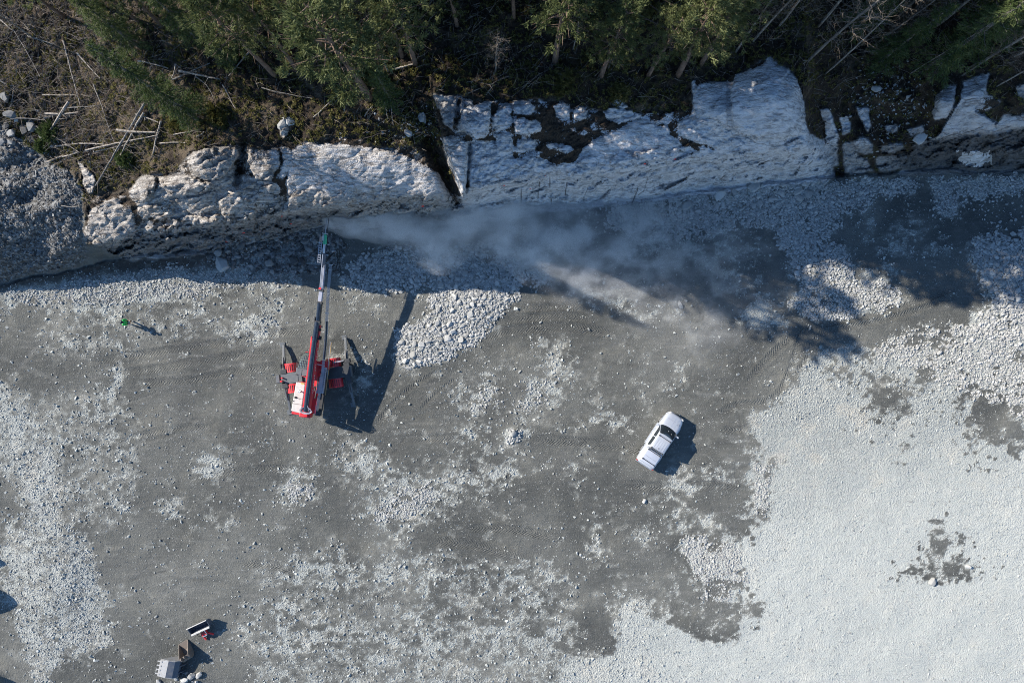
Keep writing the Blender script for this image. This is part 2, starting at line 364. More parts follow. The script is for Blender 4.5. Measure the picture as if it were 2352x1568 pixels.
# soil, scree slope and floor relief
Z += S * (.55 * fbm(Uc / 45, Vc / 45, 101, 4, .55) + .18 * fbm(Uc / 9, Vc / 9, 103, 3, .6))
Z += SLOPE * (.7 * fbm(Uc / 70, Vc / 50, 111, 4, .5) + .12 * fbm(Uc / 7, Vc / 7, 113, 3, .6))
floor = sstep(.06, -.04, T)
Z += floor * (.10 * fbm(Uc / 90, Vc / 60, 121, 4, .5) + .025 * fbm(Uc / 10, Vc / 8, 123, 3, .6))
dB = np.clip(wv - VB, 0, 400)
Z += floor * np.interp(Uc, [-400, 150, 250, 480, 740, 900, 1200, 1500, 1900, 2100, 2800], [.5, .5, .5, .9, .6, .35, .3, .9, 1.1, .7, 1.0]) * np.exp(-dB / 26) * (1 + .5 * fbm(Uc / 30, Vc / 30, 125, 3))
HEAP = [(996,656),(1030,645),(1202,640),(1202,672),(1164,713),(1136,741),(1099,785),(1052,803),(1027,828),(946,847),(908,832),(905,785),(921,750),(989,722),(986,700)]
for (bu, bv, bz, bx, by) in ((985, 785, .35, 60, 50), (1090, 690, .3, 80, 45), (120, 1330, .55, 70, 120), (1180, 1000, .25, 18, 18), (2300, 650, .45, 60, 90), (1900, 640, .3, 90, 60), (-70, 1375, 1.9, 40, 40), (-40, 1288, 1.0, 20, 14), (-40, 1575, 1.5, 40, 30), (590, 745, .2, 35, 25), (432, 1562, .45, 40, 20)):
    Z += bz * np.exp(-((Uc - bu) / bx) ** 2 - ((Vc - bv) / by) ** 2)

# pale crushed stone on the dark floor
PALE = [
 (1.0, [(2230,551),(2234,602),(2254,622),(2267,669),(2284,709),(2230,716),(2227,743),(2177,749),(2133,753),(2072,756),(2062,780),(2025,796),(1988,800),(1931,803),(1857,813),(1841,843),(1834,884),(1797,894),(1790,921),(1750,944),(1713,948),(1720,988),(1737,1015),(1763,1045),(1790,1075),(1772,1069),(1766,1194),(1722,1216),(1707,1250),(1640,1225),(1557,1232),(1579,1288),(1579,1319),(1610,1369),(1657,1382),(1701,1382),(1685,1476),(1626,1469),(1582,1454),(1538,1426),(1485,1410),(1419,1385),(1413,1422),(1407,1469),(1419,1507),(1350,1507),(1290,1528),(1290,2000),(2800,2000),(2800,551)]),
 (.6, [(1777,551),(1810,578),(1814,639),(1851,652),(1804,702),(1864,733),(1965,736),(1992,716),(2089,696),(2066,669),(2032,652),(2083,625),(2066,608),(1982,615),(1948,571),(1900,545)]),
 (.58, [(1390,480),(1526,447),(1640,430),(1789,405),(1939,415),(2039,405),(2124,412),(2089,449),(2014,447),(1989,480),(1927,488),(1924,540),(1870,550),(1948,571),(1810,580),(1777,551),(1764,522),(1701,522),(1651,545),(1596,525),(1560,545),(1480,545),(1401,529)]),
 (.85, [(1551,544),(1609,544),(1612,575),(1560,588)]), (.8, [(1464,542),(1539,545),(1535,584),(1470,578)]),
 (.6, [(2130,410),(2352,395),(2800,395),(2800,450),(2330,450),(2202,460),(2190,507),(2150,500),(2135,440)]),
 (.9, [(1710,706),(1750,686),(1777,713),(1827,739),(1797,749),(1750,739),(1706,766),(1696,743)]),
 (.7, HEAP), (.55, [(770,620),(850,575),(1000,560),(1200,555),(1260,590),(1260,660),(1200,645),(1000,660),(985,668),(838,672),(781,650)]),
 (.72, [(-300,690),(0,660),(200,640),(380,605),(560,625),(640,620),(700,645),(640,662),(560,660),(480,660),(400,690),(330,690),(250,700),(180,720),(60,700),(-300,730)]),
 (.7, [(480,545),(740,525),(770,560),(760,630),(640,620),(500,620)]),
 (.72, [(-300,880),(0,875),(40,897),(62,941),(103,994),(125,1035),(148,1191),(200,1238),(225,1296),(238,1401),(270,1476),(218,1489),(120,1526),(105,1568),(100,1700),(72,1551),(37,1426),(0,1339),(0,1220),(60,1190),(40,1100),(-300,1100)]),
 (.46, [(560,1568),(640,1500),(800,1490),(1000,1500),(1150,1470),(1290,1490),(1350,1507),(1300,2000),(400,2000)]), (.38, [(0,900),(200,900),(330,1000),(300,1200),(200,1240),(120,1100),(0,1100)]),
 (.30, [(600,1280),(1250,1280),(1330,1440),(1200,1500),(600,1500)]), (.26, [(120,640),(700,650),(640,760),(200,800)])]
SPOTS = [(584,747,38,22,.9),(620,700,25,14,.7),(440,710,60,18,.6),(250,715,25,18,.7),(160,780,50,25,.6),(280,792,25,12,.6),(266,869,20,28,.7),(250,925,30,25,.7),(487,1069,26,20,.85),
 (832,1060,40,25,.9),(682,1123,30,28,.85),(910,1110,60,20,.8),(882,1167,35,22,.95),(951,1176,35,22,.9),(988,1126,50,25,.85),(1076,1092,35,25,.9),(1145,1092,40,14,.85),(957,1148,40,24,.85),(689,1301,20,20,.9),(745,1310,45,22,.8),(817,1310,30,14,.75),(889,1317,15,30,.7),(973,1320,50,25,.75),(964,1273,25,12,.7),(957,1357,30,15,.7),(1160,1332,30,20,.7),(1201,1342,40,22,.7),(1239,1326,40,16,.7),(1207,1379,40,20,.65),(651,1404,30,25,.8),(745,1417,40,20,.75),(707,1464,70,30,.75),(801,1442,25,35,.7),(645,1479,45,25,.8),(895,1473,40,20,.7),(973,1454,40,20,.7),(942,1414,35,12,.65),(1114,1464,70,25,.75),(1176,1448,60,22,.7),(989,1489,50,25,.75),(1254,1460,30,20,.7),
 (1099,916,32,22,.9),(1227,897,25,25,.8),(1274,885,20,32,.85),(1286,828,20,25,.8),(1255,813,15,20,.7),(1249,782,15,12,.75),(1214,938,20,20,.7),(1180,1000,19,21,1.1),(1089,991,25,15,.85),(1386,928,12,12,.8),(1402,966,32,12,.9),(1364,966,12,9,.8),(1318,1072,18,10,.85),(1555,872,12,20,.8),(1555,707,10,12,.9),(1352,672,25,12,.8),(1110,900,40,30,.45),
 (1569,1116,22,20,1.0),(1569,1091,20,12,.9),(1644,1094,25,10,.8),(1741,1085,20,30,.85),(1751,1141,25,35,.85),(1547,1185,20,15,.8),(1600,1200,60,12,.8),(1369,1238,12,35,.7),(1375,1272,16,10,.7),(1469,1232,15,15,.8),(1460,1388,35,15,.85),(1257,1329,50,12,.7),(1257,1466,40,15,.75),(850,700,16,9,.5),(800,690,14,9,.55),(830,880,22,12,.7),(790,830,20,12,.6),(560,1445,25,18,.7),(1060,1300,30,10,.5),(900,1240,25,8,.5),(400,1170,25,18,.55),(520,1200,25,12,.5),(1480,910,8,8,.7),(1650,1000,8,6,.6),(1600,1400,14,9,.7),(1640,1436,12,8,.7),(1560,1355,12,10,.6),(1690,575,40,18,.42),(2100,515,38,20,.42),(2060,570,36,14,.5),(1990,520,22,12,.45),(1640,600,30,12,.5),(1700,640,34,16,.5),(2150,560,26,12,.45),(1480,600,30,14,.45),(1420,690,34,14,.55),(1500,720,26,10,.5),(1380,650,24,10,.45)]
HOLES = [(2106,779,26,14),(2167,780,26,24),(2025,910,28,40),(2072,917,20,28),(2126,860,20,20),(2277,954,50,52),(2328,1005,22,22),(2154,1243,13,30),(2127,1311,34,15),(2189,1311,36,14),(2149,1290,20,24),(2194,1241,20,9),(1948,837,12,10),(1905,855,9,8),(2000,815,12,8),(1700,1215,16,20),(1640,1255,16,14),(1650,1345,40,20),(1720,1400,20,18),(1900,690,14,10),(2340,820,12,14),(2300,740,10,8),(2090,1030,10,6),(2050,1060,8,6)]
PA = np.zeros(U.shape); NK = 6
frag = fbm(Uc / 16, Vc / 13, 181, 5, .65)
for k in range(NK):
    a = (46, 20, 80, 14, 60, 34)[k]; b = (34, 12, 70, 7, 24, 17)[k]
    qu = Uc + a * fbm(Uc / b, Vc / b, 131 + 7 * k, 5, .65); qv = Vc + a * fbm(Uc / b, Vc / b, 171 + 7 * k, 5, .65)
    pk = np.zeros(U.shape)
    for lv, pl in PALE: pk = np.maximum(pk, lv * inpoly(qu, qv, pl))
    for (su, sv, sx, sy, lv) in SPOTS:
        bb = (abs(Uc - su) < 4 * sx + 40) & (abs(Vc - sv) < 4 * sy + 40)
        d = ((qu[bb] - su) / sx) ** 2 + ((qv[bb] - sv) / sy) ** 2
        pk[bb] = np.maximum(pk[bb], lv * np.exp(-d * .55) * (1.0 + 1.1 * frag[bb]))
    for (su, sv, sx, sy) in HOLES:
        bb = (abs(Uc - su) < 4 * sx + 40) & (abs(Vc - sv) < 4 * sy + 40)
        d = ((qu[bb] - su) / sx) ** 2 + ((qv[bb] - sv) / sy) ** 2
        pk[bb] *= 1 - np.exp(-(d * np.clip(.55 + .9 * frag[bb], .12, 2)) ** 2)
    PA += np.clip(pk, 0, 1.1) / NK
PA = np.clip(PA + sstep(.02, .25, PA) * sstep(1.0, .7, PA) * .75 * frag, 0, 1.1)
PA = np.clip(PA + .45 * sstep(.12, .5, frag) * sstep(.0, .35, blur(blur(np.clip(PA, 0, 1), 9), 9)) * (PA < .5), 0, 1.1)
PA *= (1 - S) * (1 - R) * floor
n_p = fbm(Uc / 28, Vc / 22, 191, 5, .62)
PA = np.clip(PA + .42 * sstep(.12, .5, n_p) * floor * sstep(0, 400, Vc - 500) * (PA < .5), 0, 1.1)

# tyre tracks: centre lines and widths
TRK = [([(2240,636),(2170,668),(2080,700),(1990,722),(1900,742),(1850,762),(1830,800),(1815,850),(1790,900),(1750,925),(1690,930),(1630,965)], 9),
 ([(2215,668),(2120,708),(2000,742),(1905,758),(1870,785),(1850,830),(1800,890)], 8), ([(1860,742),(1790,800),(1740,850),(1712,888)], 10), ([(1640,975),(1680,987),(1740,975)], 8),
 ([(1105,775),(1170,758),(1240,752),(1320,752),(1420,770)], 12), ([(1180,705),(1240,706),(1300,702),(1350,706)], 10), ([(1150,735),(1220,728),(1290,724),(1360,735)], 11),
 ([(210,830),(330,812),(480,790),(600,770),(720,752)], 9), ([(230,862),(360,845),(500,822),(640,805)], 10), ([(300,880),(430,872),(560,848),(650,838)], 9), ([(280,1010),(380,985),(500,978)], 8),
 ([(808,1420),(840,1390),(880,1362),(930,1348)], 6), ([(1215,1008),(1300,1012),(1400,1022),(1480,1034),(1560,1040)], 11), ([(930,1008),(1020,1004),(1080,1010)], 10), ([(1420,1105),(1520,1118),(1640,1112),(1720,1120)], 11),
 ([(1015,850),(960,880),(900,930),(860,985)], 7), ([(1060,862),(1000,905),(960,950)], 6), ([(280,705),(360,700),(420,712)], 8), ([(430,1100),(520,1085),(640,1075),(760,1090)], 9), ([(980,1240),(1080,1250),(1160,1270),(1230,1300)], 11), ([(540,1290),(640,1300),(700,1330)], 9), ([(1050,1210),(1180,1215),(1280,1235)], 10)]
TM = np.zeros(U.shape); TS = np.zeros(U.shape); TD = np.zeros(U.shape)
for pts, w in TRK:
    sp = smooth_line(pts, 5)
    x0, x1 = min(p[0] for p in sp) - 30, max(p[0] for p in sp) + 30; y0, y1 = min(p[1] for p in sp) - 30, max(p[1] for p in sp) + 30
    bb = (U > x0) & (U < x1) & (V_ > y0) & (V_ < y1)
    d, s, sd = lined(U[bb], V_[bb], sp)
    L = s.max()
    m = sstep(w + 3, w - 2, d) * sstep(0, 40, s) * sstep(L, L - 40, s) * (.55 + .45 * fbm(U[bb] / 30, V_[bb] / 30, 201, 3))
    new = m > TM[bb]
    TM[bb] = np.where(new, m, TM[bb]); TS[bb] = np.where(new, s * G, TS[bb]); TD[bb] = np.where(new, sd * G, TD[bb])
    rim = np.exp(-((d - w) / 3.0) ** 2) * sstep(0, 40, s) * sstep(L, L - 40, s)
    Z[bb] += floor[bb] * (.035 * rim - .045 * m)
# keep the coarse rubble at the right edge open, dirt shows between the blocks
PA -= .3 * sstep(.5, 1, blur(inpoly(Uc, Vc, [(2230,551),(2267,669),(2284,709),(2400,760),(2800,700),(2800,500),(2300,500)]).astype(float), 6)) * (PA > .5)
TM *= floor * np.clip(1.2 - PA, 0, 1)

# thin ruts and blade scrapes, mostly running across the yard
RU = np.zeros(U.shape); rr = random.Random(77)
for k in range(150):
    a, b = rr.uniform(60, 1800), rr.uniform(690, 1560); L = rr.uniform(60, 260); an = rr.gauss(-.08, .3) if rr.random() < .75 else rr.uniform(0, 3.1); cu = rr.gauss(0, .0016); pts = []
    for i in range(9):
        q = (i / 8 - .5) * L; t_ = an + cu * q; pts.append((a + q * math.cos(t_), b + q * math.sin(t_)))
    x0, x1 = min(p[0] for p in pts) - 20, max(p[0] for p in pts) + 20; y0, y1 = min(p[1] for p in pts) - 20, max(p[1] for p in pts) + 20
    i0, i1 = np.searchsorted(gu, x0), np.searchsorted(gu, x1); j0, j1 = np.searchsorted(gv, y0), np.searchsorted(gv, y1)
    d, s_l, _ = lined(U[j0:j1, i0:i1], V_[j0:j1, i0:i1], pts); Lm = max(1, s_l.max())
    wd = rr.choice((1.8, 2.2, 3, 5)); m = np.exp(-(d / wd) ** 2) * sstep(0, Lm * .3, s_l) * sstep(Lm, Lm * .7, s_l) * rr.uniform(.4, 1) * (.4 + .9 * np.clip(fbm(U[j0:j1, i0:i1] / 22, V_[j0:j1, i0:i1] / 22, 231, 3) + .3, 0, 1))
    sg = 1 if rr.random() < .6 else -1
    RU[j0:j1, i0:i1] += sg * m; Z[j0:j1, i0:i1] -= .03 * m * floor[j0:j1, i0:i1]
RU = np.clip(RU, -1, 1) * floor * np.clip(1.2 - PA, 0, 1)
FOOTSHADE = floor * sstep(30, 8, abs(wv - np.interp(Uc, [-400, 0, 200, 480, 740, 800], [664, 648, 618, 590, 530, 520]))) * sstep(820, 700, Uc)  # shade band along the left cliff foot, put into the floor colour
# brown leaf litter and moss lying in the hollows of the rock
MO = (1 - blur(LB, 1)) * (1 - sstep(1.30, 1.08, T + .25 * fbm(Uc / 20, Vc / 20, 213, 3))) * (.74 + .62 * fbm(Uc / 24, Vc / 17, 215, 5, .62) - .15 * sstep(700, 520, Uc)) + .22 * fbm(Uc / 30, Vc / 20, 217, 5, .6) * (T > 1.1) * (1 - .5 * SM) + .30 * sstep(.15, .5, fbm(Uc / 26, Vc / 17, 211, 5, .62)) * (1 - .7 * SM) - .1
MO += .35 * np.exp(-((Uc - 860) / 90) ** 2 - ((Vc - 412) / 18) ** 2) + .25 * np.exp(-((Uc - 740) / 60) ** 2 - ((Vc - 350) / 14) ** 2) + .3 * np.exp(-((Uc - 1290) / 45) ** 2 - ((Vc - 315) / 28) ** 2) + .25 * np.exp(-((Uc - 250) / 60) ** 2 - ((Vc - 490) / 40) ** 2)
MO += .7 * seg((988, 330), (1050, 465), 13) + .5 * seg((1865, 240), (1905, 330), 18)
MO = np.clip(MO, 0, 1)
# drill traces and cracks on the quarried face
CR = np.zeros(U.shape)
lines = [((1260, 398), (1266, 470)), ((1237, 418), (1234, 458)), ((1300, 420), (1296, 450)), ((1450, 470), (1464, 432)), ((1478, 440), (1490, 405)), ((1340, 455), (1352, 425)), ((1220, 405), (1222, 440)), ((1196, 430), (1197, 470))]
rr = random.Random(5)
for k in range(24):
    a = rr.uniform(1380, 1960); b = rr.uniform(.1, .8); L = rr.uniform(12, 36)
    vb0 = float(np.interp(a, LN[:, 0], LN[:, 1])); vl0 = float(np.interp(a, LN[:, 0], LN[:, 2])); c = vb0 + (vl0 - vb0) * b
    q_ = rr.uniform(.5, 1.25); lines.append(((a, c), (a + L * .6 * q_, c - L * .6 * (1.7 - q_))))
for k in range(26):
    a = rr.uniform(2080, 2350); b = rr.uniform(.0, 1.0); L = rr.uniform(20, 60)
    vb0 = float(np.interp(a, LN[:, 0], LN[:, 1])); vl0 = float(np.interp(a, LN[:, 0], LN[:, 2])); c = vb0 + (vl0 - vb0) * b
    lines.append(((a, c), (a + L, c - L * .36)))
for a, b in lines:
    bb = (U > min(a[0], b[0]) - 12) & (U < max(a[0], b[0]) + 12) & (V_ > min(a[1], b[1]) - 12) & (V_ < max(a[1], b[1]) + 12)
    d, _, _ = lined(wu[bb] * .4 + U[bb] * .6, V_[bb], [a, b]); CR[bb] = np.maximum(CR[bb], np.exp(-(d / 1.7) ** 2) * rr.uniform(.5, 1))
Z -= .16 * CR * R
WARM = np.clip(sstep(1080, 950, Uc) * .75 + .5 * sstep(.1, .5, fbm(Uc / 60, Vc / 40, 221, 4)) * (T > .9), 0, 1)
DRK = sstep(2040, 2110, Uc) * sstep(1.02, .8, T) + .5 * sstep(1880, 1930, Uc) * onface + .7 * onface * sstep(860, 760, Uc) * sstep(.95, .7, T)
FINE = sstep(1350, 1900, Uc + .35 * (Vc - 1000)) * sstep(1000, 1350, Vc + .25 * (Uc - 1700) + 60 * n_p)
CLEAN = np.clip(sstep(1040, 1100, Uc) * sstep(2140, 1900, Uc) + SM * .6, 0, 1)
Z = np.clip(Z, -.3, 24)

core_i = (np.searchsorted(gu, core_u[0]), np.searchsorted(gv, core_v[0]))
def samp(A, u, v):
    """bilinear look-up of a chart array"""
    x = np.clip((np.asarray(u, float) - core_u[0]) / 3.0, 0, len(core_u) - 1.001) + core_i[0]
    y = np.clip((np.asarray(v, float) - core_v[0]) / 3.0, 0, len(core_v) - 1.001) + core_i[1]
    i = x.astype(int); j = y.astype(int); fx = x - i; fy = y - j
    return A[j, i] * (1 - fx) * (1 - fy) + A[j, i + 1] * fx * (1 - fy) + A[j + 1, i] * (1 - fx) * fy + A[j + 1, i + 1] * fx * fy
def zat(u, v): return float(samp(Z, np.array([u]), np.array([v]))[0])
def on(u, v, dz=0.0): return P(u, v, zat(u, v)) + Vector((0, 0, dz))

def terrain_material():
    m, t = new_mat('quarry terrain')
    pos = t.n('ShaderNodeNewGeometry').outputs['Position']
    A = {k: t.attr(k) for k in ('pale', 'rock', 'soil', 'scree', 'moss', 'crack', 'warm', 'dark', 'clean', 'trk', 'trs', 'trd', 'fine', 'rut', 'footshade')}
    n1 = t.noise(pos, .35, 5, .6); n2 = t.noise(pos, 2.2, 4, .6); n3 = t.noise(pos, 9.0, 3, .6); n4 = t.noise(pos, 22.0, 2, .5)
    st = t.n('ShaderNodeMapping', {'Vector': pos, 'Rotation': (0, 0, rad(8)), 'Scale': (.25, 2.2, 1)}).outputs[0]
    ns = t.noise(st, 1.6, 5, .65, .6)
    # dark packed dirt
    dirt = t.ramp(t.math('ADD', t.math('MULTIPLY', n1, .45), t.math('ADD', t.math('MULTIPLY', n3, .35), t.math('MULTIPLY', n4, .2))), [(.28, (.056, .060, .056)), (.5, (.105, .111, .102)), (.72, (.184, .190, .170))])
    dirt = t.mix(t.math('MULTIPLY', t.ss(ns, .5, .72), .45), dirt, (.21, .21, .20, 1))
    dirt = t.mix(t.math('MULTIPLY', t.ss(ns, .47, .25), .45), dirt, (.065, .066, .066, 1))
    dirt = t.mix(t.math('MULTIPLY', t.ss(n1, .52, .70), .32), dirt, (.175, .165, .13, 1))
    nb = t.noise(pos, .11, 4, .55, .3)
    dirt = t.mix(t.ss(nb, .36, .66), t.mix(.5, dirt, (.052, .055, .056, 1)), t.mix(.32, dirt, (.185, .187, .178, 1)))
    dirt = t.mix(t.math('MULTIPLY', t.math('MULTIPLY', A['trk'], t.ss(n2, .35, .65)), .38), dirt, (.062, .063, .062, 1))
    dirt = t.mix(t.math('MULTIPLY', A['rut'], .5, clamp=True), dirt, (.050, .052, .051, 1))
    dirt = t.mix(t.math('MULTIPLY', A['rut'], -.5, clamp=True), dirt, (.205, .21, .20, 1))
    vs_ = t.voro(pos, 11.0); sg_ = t.n('ShaderNodeSeparateColor', {'Color': vs_.outputs['Color']}).outputs[0]
    grit = t.math('MULTIPLY', t.ss(sg_, .78, .9), t.ss(vs_.outputs['Distance'], .42, .25))
    dirt = t.mix(t.math('MULTIPLY', grit, t.ss(n2, .36, .58)), dirt, (.30, .31, .305, 1))
    # crushed stone
    v1 = t.voro(pos, 7.0); v2 = t.voro(pos, 16.0)
    nv = t.noise(pos, 5.0, 5, .7)
    stone = t.ramp(t.math('ADD', t.math('MULTIPLY', nv, .55), t.math('MULTIPLY', n1, .45)), [(.3, (.258, .274, .264)), (.5, (.355, .378, .363)), (.72, (.455, .482, .462))])
    sepr = t.n('ShaderNodeSeparateColor', {'Color': v1.outputs['Color']}).outputs[0]
    stone = t.mix(t.math('MULTIPLY', t.ss(sepr, .6, 1.0), t.math('SUBTRACT', .4, t.math('MULTIPLY', A['fine'], .3))), stone, (.22, .232, .228, 1))
    stone = t.mix(t.math('MULTIPLY', t.ss(n1, .50, .70), .5), stone, (.44, .41, .35, 1))
    stone = t.mix(t.math('MULTIPLY', A['fine'], .55), stone, (.50, .522, .495, 1))
    pm = t.math('ADD', A['pale'], t.math('ADD', t.math('MULTIPLY', t.math('SUBTRACT', n2, .5), .9), t.math('ADD', t.math('MULTIPLY', t.math('SUBTRACT', n3, .5), 1.3), t.math('MULTIPLY', t.math('SUBTRACT', n4, .5), .5))))
    film = t.math('ADD', A['pale'], t.math('ADD', t.math('MULTIPLY', t.math('SUBTRACT', n1, .5), .8), t.math('MULTIPLY', t.math('SUBTRACT', n2, .5), .7)))
    dirt = t.mix(t.math('MULTIPLY', t.ss(film, .06, .66), .55), dirt, t.mix(n3, (.178, .183, .170, 1), (.305, .312, .290, 1)))
    pm = t.ss(pm, .40, .86)
    flo = t.mix(pm, dirt, stone)
    flo = t.mix(t.math('MULTIPLY', A['footshade'], t.ss(n2, .25, .55)), flo, t.mix(n3, (.028, .026, .023, 1), (.075, .072, .066, 1)))  # floor colour darkened to deepen the shadow below the left cliff
    # scree of the left-hand slope
    v3 = t.voro(pos, 4.6); s3 = t.n('ShaderNodeSeparateColor', {'Color': v3.outputs['Color']}).outputs[1]
    scr = t.ramp(t.math('ADD', t.math('MULTIPLY', s3, .6), t.math('MULTIPLY', n3, .4)), [(.2, (.055, .053, .05)), (.5, (.115, .115, .112)), (.72, (.21, .215, .215)), (.9, (.38, .39, .39))])
    flo = t.mix(A['scree'], flo, scr)
    # bare rock
    rst = t.n('ShaderNodeMapping', {'Vector': pos, 'Rotation': (0, 0, rad(-28)), 'Scale': (.5, 2.4, .8)}).outputs[0]
    nr = t.noise(rst, 2.2, 6, .65, .4)
    rk = t.ramp(t.math('ADD', t.math('MULTIPLY', nr, .6), t.math('MULTIPLY', n3, .4)), [(.28, (.15, .153, .158)), (.45, (.30, .305, .315)), (.72, (.48, .485, .495))])
    rw = t.ramp(t.math('ADD', t.math('MULTIPLY', nr, .55), t.math('MULTIPLY', n2, .45)), [(.32, (.075, .062, .052)), (.44, (.25, .22, .19)), (.58, (.60, .565, .52))])
    rk = t.mix(A['warm'], rk, rw)
    rk = t.mix(t.math('MULTIPLY', A['clean'], t.ss(nr, .32, .6)), rk, (.64, .65, .67, 1))
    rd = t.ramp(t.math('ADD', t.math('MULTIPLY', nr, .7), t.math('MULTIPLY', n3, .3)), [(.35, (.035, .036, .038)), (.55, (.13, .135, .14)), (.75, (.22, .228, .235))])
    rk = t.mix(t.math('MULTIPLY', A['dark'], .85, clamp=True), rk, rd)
    wp = t.n('ShaderNodeVectorMath', {0: rst, 1: t.n('ShaderNodeVectorMath', {0: t.n('ShaderNodeTexNoise', {'Vector': pos, 'Scale': .9, 'Detail': 4}).outputs['Color'], 'Scale': .9}, operation='SCALE').outputs[0]}, operation='ADD').outputs[0]
    j1 = t.voro(wp, .85, 'DISTANCE_TO_EDGE').outputs[0]; j2 = t.voro(wp, 2.4, 'DISTANCE_TO_EDGE').outputs[0]
    jm = t.math('MAXIMUM', t.math('MULTIPLY', t.ss(j1, .05, .012), t.ss(n1, .42, .55)), t.math('MULTIPLY', t.ss(j2, .07, .02), t.math('MULTIPLY', t.ss(n2, .5, .64), .7)))
    fc = t.voro(wp, 1.7); fcs = t.n('ShaderNodeSeparateColor', {'Color': fc.outputs['Color']})
    rk = t.mix(t.math('MULTIPLY', fcs.outputs[0], t.math('SUBTRACT', .3, t.math('MULTIPLY', A['clean'], .2))), rk, t.mix(.6, rk, (.12, .12, .122, 1)))
    jm = t.math('MULTIPLY', jm, t.math('SUBTRACT', 1.0, t.math('MULTIPLY', A['clean'], .55)))
    rk = t.mix(t.math('MULTIPLY', jm, .75), rk, (.045, .042, .040, 1))
    mo = t.math('ADD', A['moss'], t.math('ADD', t.math('MULTIPLY', t.math('SUBTRACT', n2, .5), .9), t.math('MULTIPLY', t.math('SUBTRACT', n3, .5), .9)))
    litter = t.ramp(n3, [(.3, (.022, .017, .013)), (.55, (.05, .038, .028)), (.8, (.10, .075, .052))])
    rk = t.mix(t.ss(mo, .38, .58), rk, litter)
    rk = t.mix(t.math('MULTIPLY', t.ss(A['crack'], .25, .8), .8), rk, (.05, .048, .047, 1))
    flo = t.mix(A['rock'], flo, rk)
    # forest soil with litter, moss and dead grass
    nf = t.noise(pos, 1.1, 5, .65); ng = t.noise(pos, .45, 4, .6)
    so = t.ramp(t.math('ADD', t.math('MULTIPLY', n3, .6), t.math('MULTIPLY', nf, .4)), [(.28, (.012, .009, .007)), (.5, (.036, .027, .02)), (.75, (.092, .068, .048))])
    so = t.mix(t.math('MULTIPLY', t.ss(nf, .5, .66), .75), so, t.ramp(n4, [(.3, (.028, .026, .008)), (.7, (.085, .075, .022))]))
    gx = t.n('ShaderNodeSeparateXYZ', {'Vector': pos}).outputs[0]
    so = t.mix(t.math('MULTIPLY', t.ss(t.math('ADD', ng, t.math('MULTIPLY', t.ss(gx, -15.0, -26.0), .1)), .54, .68), .6), so, t.ramp(n4, [(.3, (.08, .062, .042)), (.7, (.24, .19, .135))]))
    so = t.mix(t.math('MULTIPLY', t.ss(t.math('ADD', n4, t.math('MULTIPLY', n2, .4)), .86, .95), .6), so, (.3, .29, .27, 1))
    flo = t.mix(A['soil'], flo, so)
    # relief too fine for the mesh
    tread = t.math('SINE', t.math('MULTIPLY', t.math('ADD', t.math('ADD', A['trs'], t.math('MULTIPLY', n2, .35)), t.math('MULTIPLY', t.math('ABSOLUTE', A['trd']), 1.1)), 2 * math.pi / .27))
    tread = t.math('MULTIPLY', tread, t.math('MULTIPLY', t.math('MULTIPLY', A['trk'], t.ss(n2, .3, .62)), .06))
    vb = t.math('ADD', t.math('MULTIPLY', v1.outputs['Distance'], -.11), t.math('MULTIPLY', v2.outputs['Distance'], -.045))
    fb = t.math('MULTIPLY', t.math('MULTIPLY', vb, t.math('SUBTRACT', 1.0, t.math('MULTIPLY', A['fine'], .5))), t.math('MAXIMUM', pm, t.math('MULTIPLY', A['scree'], 1.0)))
    gb = t.math('ADD', t.math('MULTIPLY', n3, .09), t.math('MULTIPLY', n4, .05))
    gb = t.math('ADD', gb, t.math('MULTIPLY', ns, .06))
    rb = t.math('ADD', t.math('MULTIPLY', nr, .12), t.math('MULTIPLY', n3, .05))
    def tilt(vn_, amt):
        dv = t.n('ShaderNodeVectorMath', {0: wp, 1: vn_.outputs['Position']}, operation='SUBTRACT').outputs[0]
        rv_ = t.n('ShaderNodeVectorMath', {0: vn_.outputs['Color'], 1: (.5, .5, .5)}, operation='SUBTRACT').outputs[0]
        return t.math('MULTIPLY', t.n('ShaderNodeVectorMath', {0: dv, 1: rv_}, operation='DOT_PRODUCT').outputs['Value'], amt)
    facet = t.math('ADD', tilt(t.voro(wp, .9), .9), t.math('ADD', tilt(fc, .65), tilt(t.voro(wp, 4.5), .3)))
    facet = t.math('MULTIPLY', facet, t.math('SUBTRACT', 1.0, t.math('MULTIPLY', A['clean'], .7)))
    rb = t.math('ADD', rb, t.math('ADD', facet, t.math('MULTIPLY', jm, -.12)))
    rb = t.math('MULTIPLY', rb, A['rock'])
    sb = t.math('MULTIPLY', t.math('ADD', t.math('MULTIPLY', n3, .22), t.math('MULTIPLY', n4, .12)), A['soil'])
    hgt = t.math('ADD', t.math('ADD', t.math('ADD', tread, fb), t.math('ADD', gb, rb)), sb)
    b = finish(t, flo, .9, spec=.25)
    bn = t.n('ShaderNodeBump', {'Height': hgt, 'Strength': .8, 'Distance': 1.0}); t.t.links.new(bn.outputs[0], b.inputs['Normal'])
    return m

M_TER = terrain_material()
X = (U - CU) * G * (1 - Z / H); Y = (CV - V_) * G * (1 - Z / H)
allV = np.stack([X, Y, Z], -1).reshape(-1, 3)
nj, ni = U.shape
idx = np.arange(nj * ni).reshape(nj, ni)
Q = np.stack([idx[1:, :-1], idx[1:, 1:], idx[:-1, 1:], idx[:-1, :-1]], -1).reshape(-1, 4)
fR = (R.ravel()[Q].mean(1) > .5); fS = (S.ravel()[Q].mean(1) > .5) & ~fR
ATT = {'pale': PA, 'rock': R, 'soil': S, 'scree': SLOPE, 'moss': MO, 'crack': CR, 'warm': WARM, 'dark': DRK, 'clean': CLEAN, 'trk': TM, 'trs': TS, 'trd': TD, 'fine': FINE, 'rut': RU, 'footshade': FOOTSHADE}
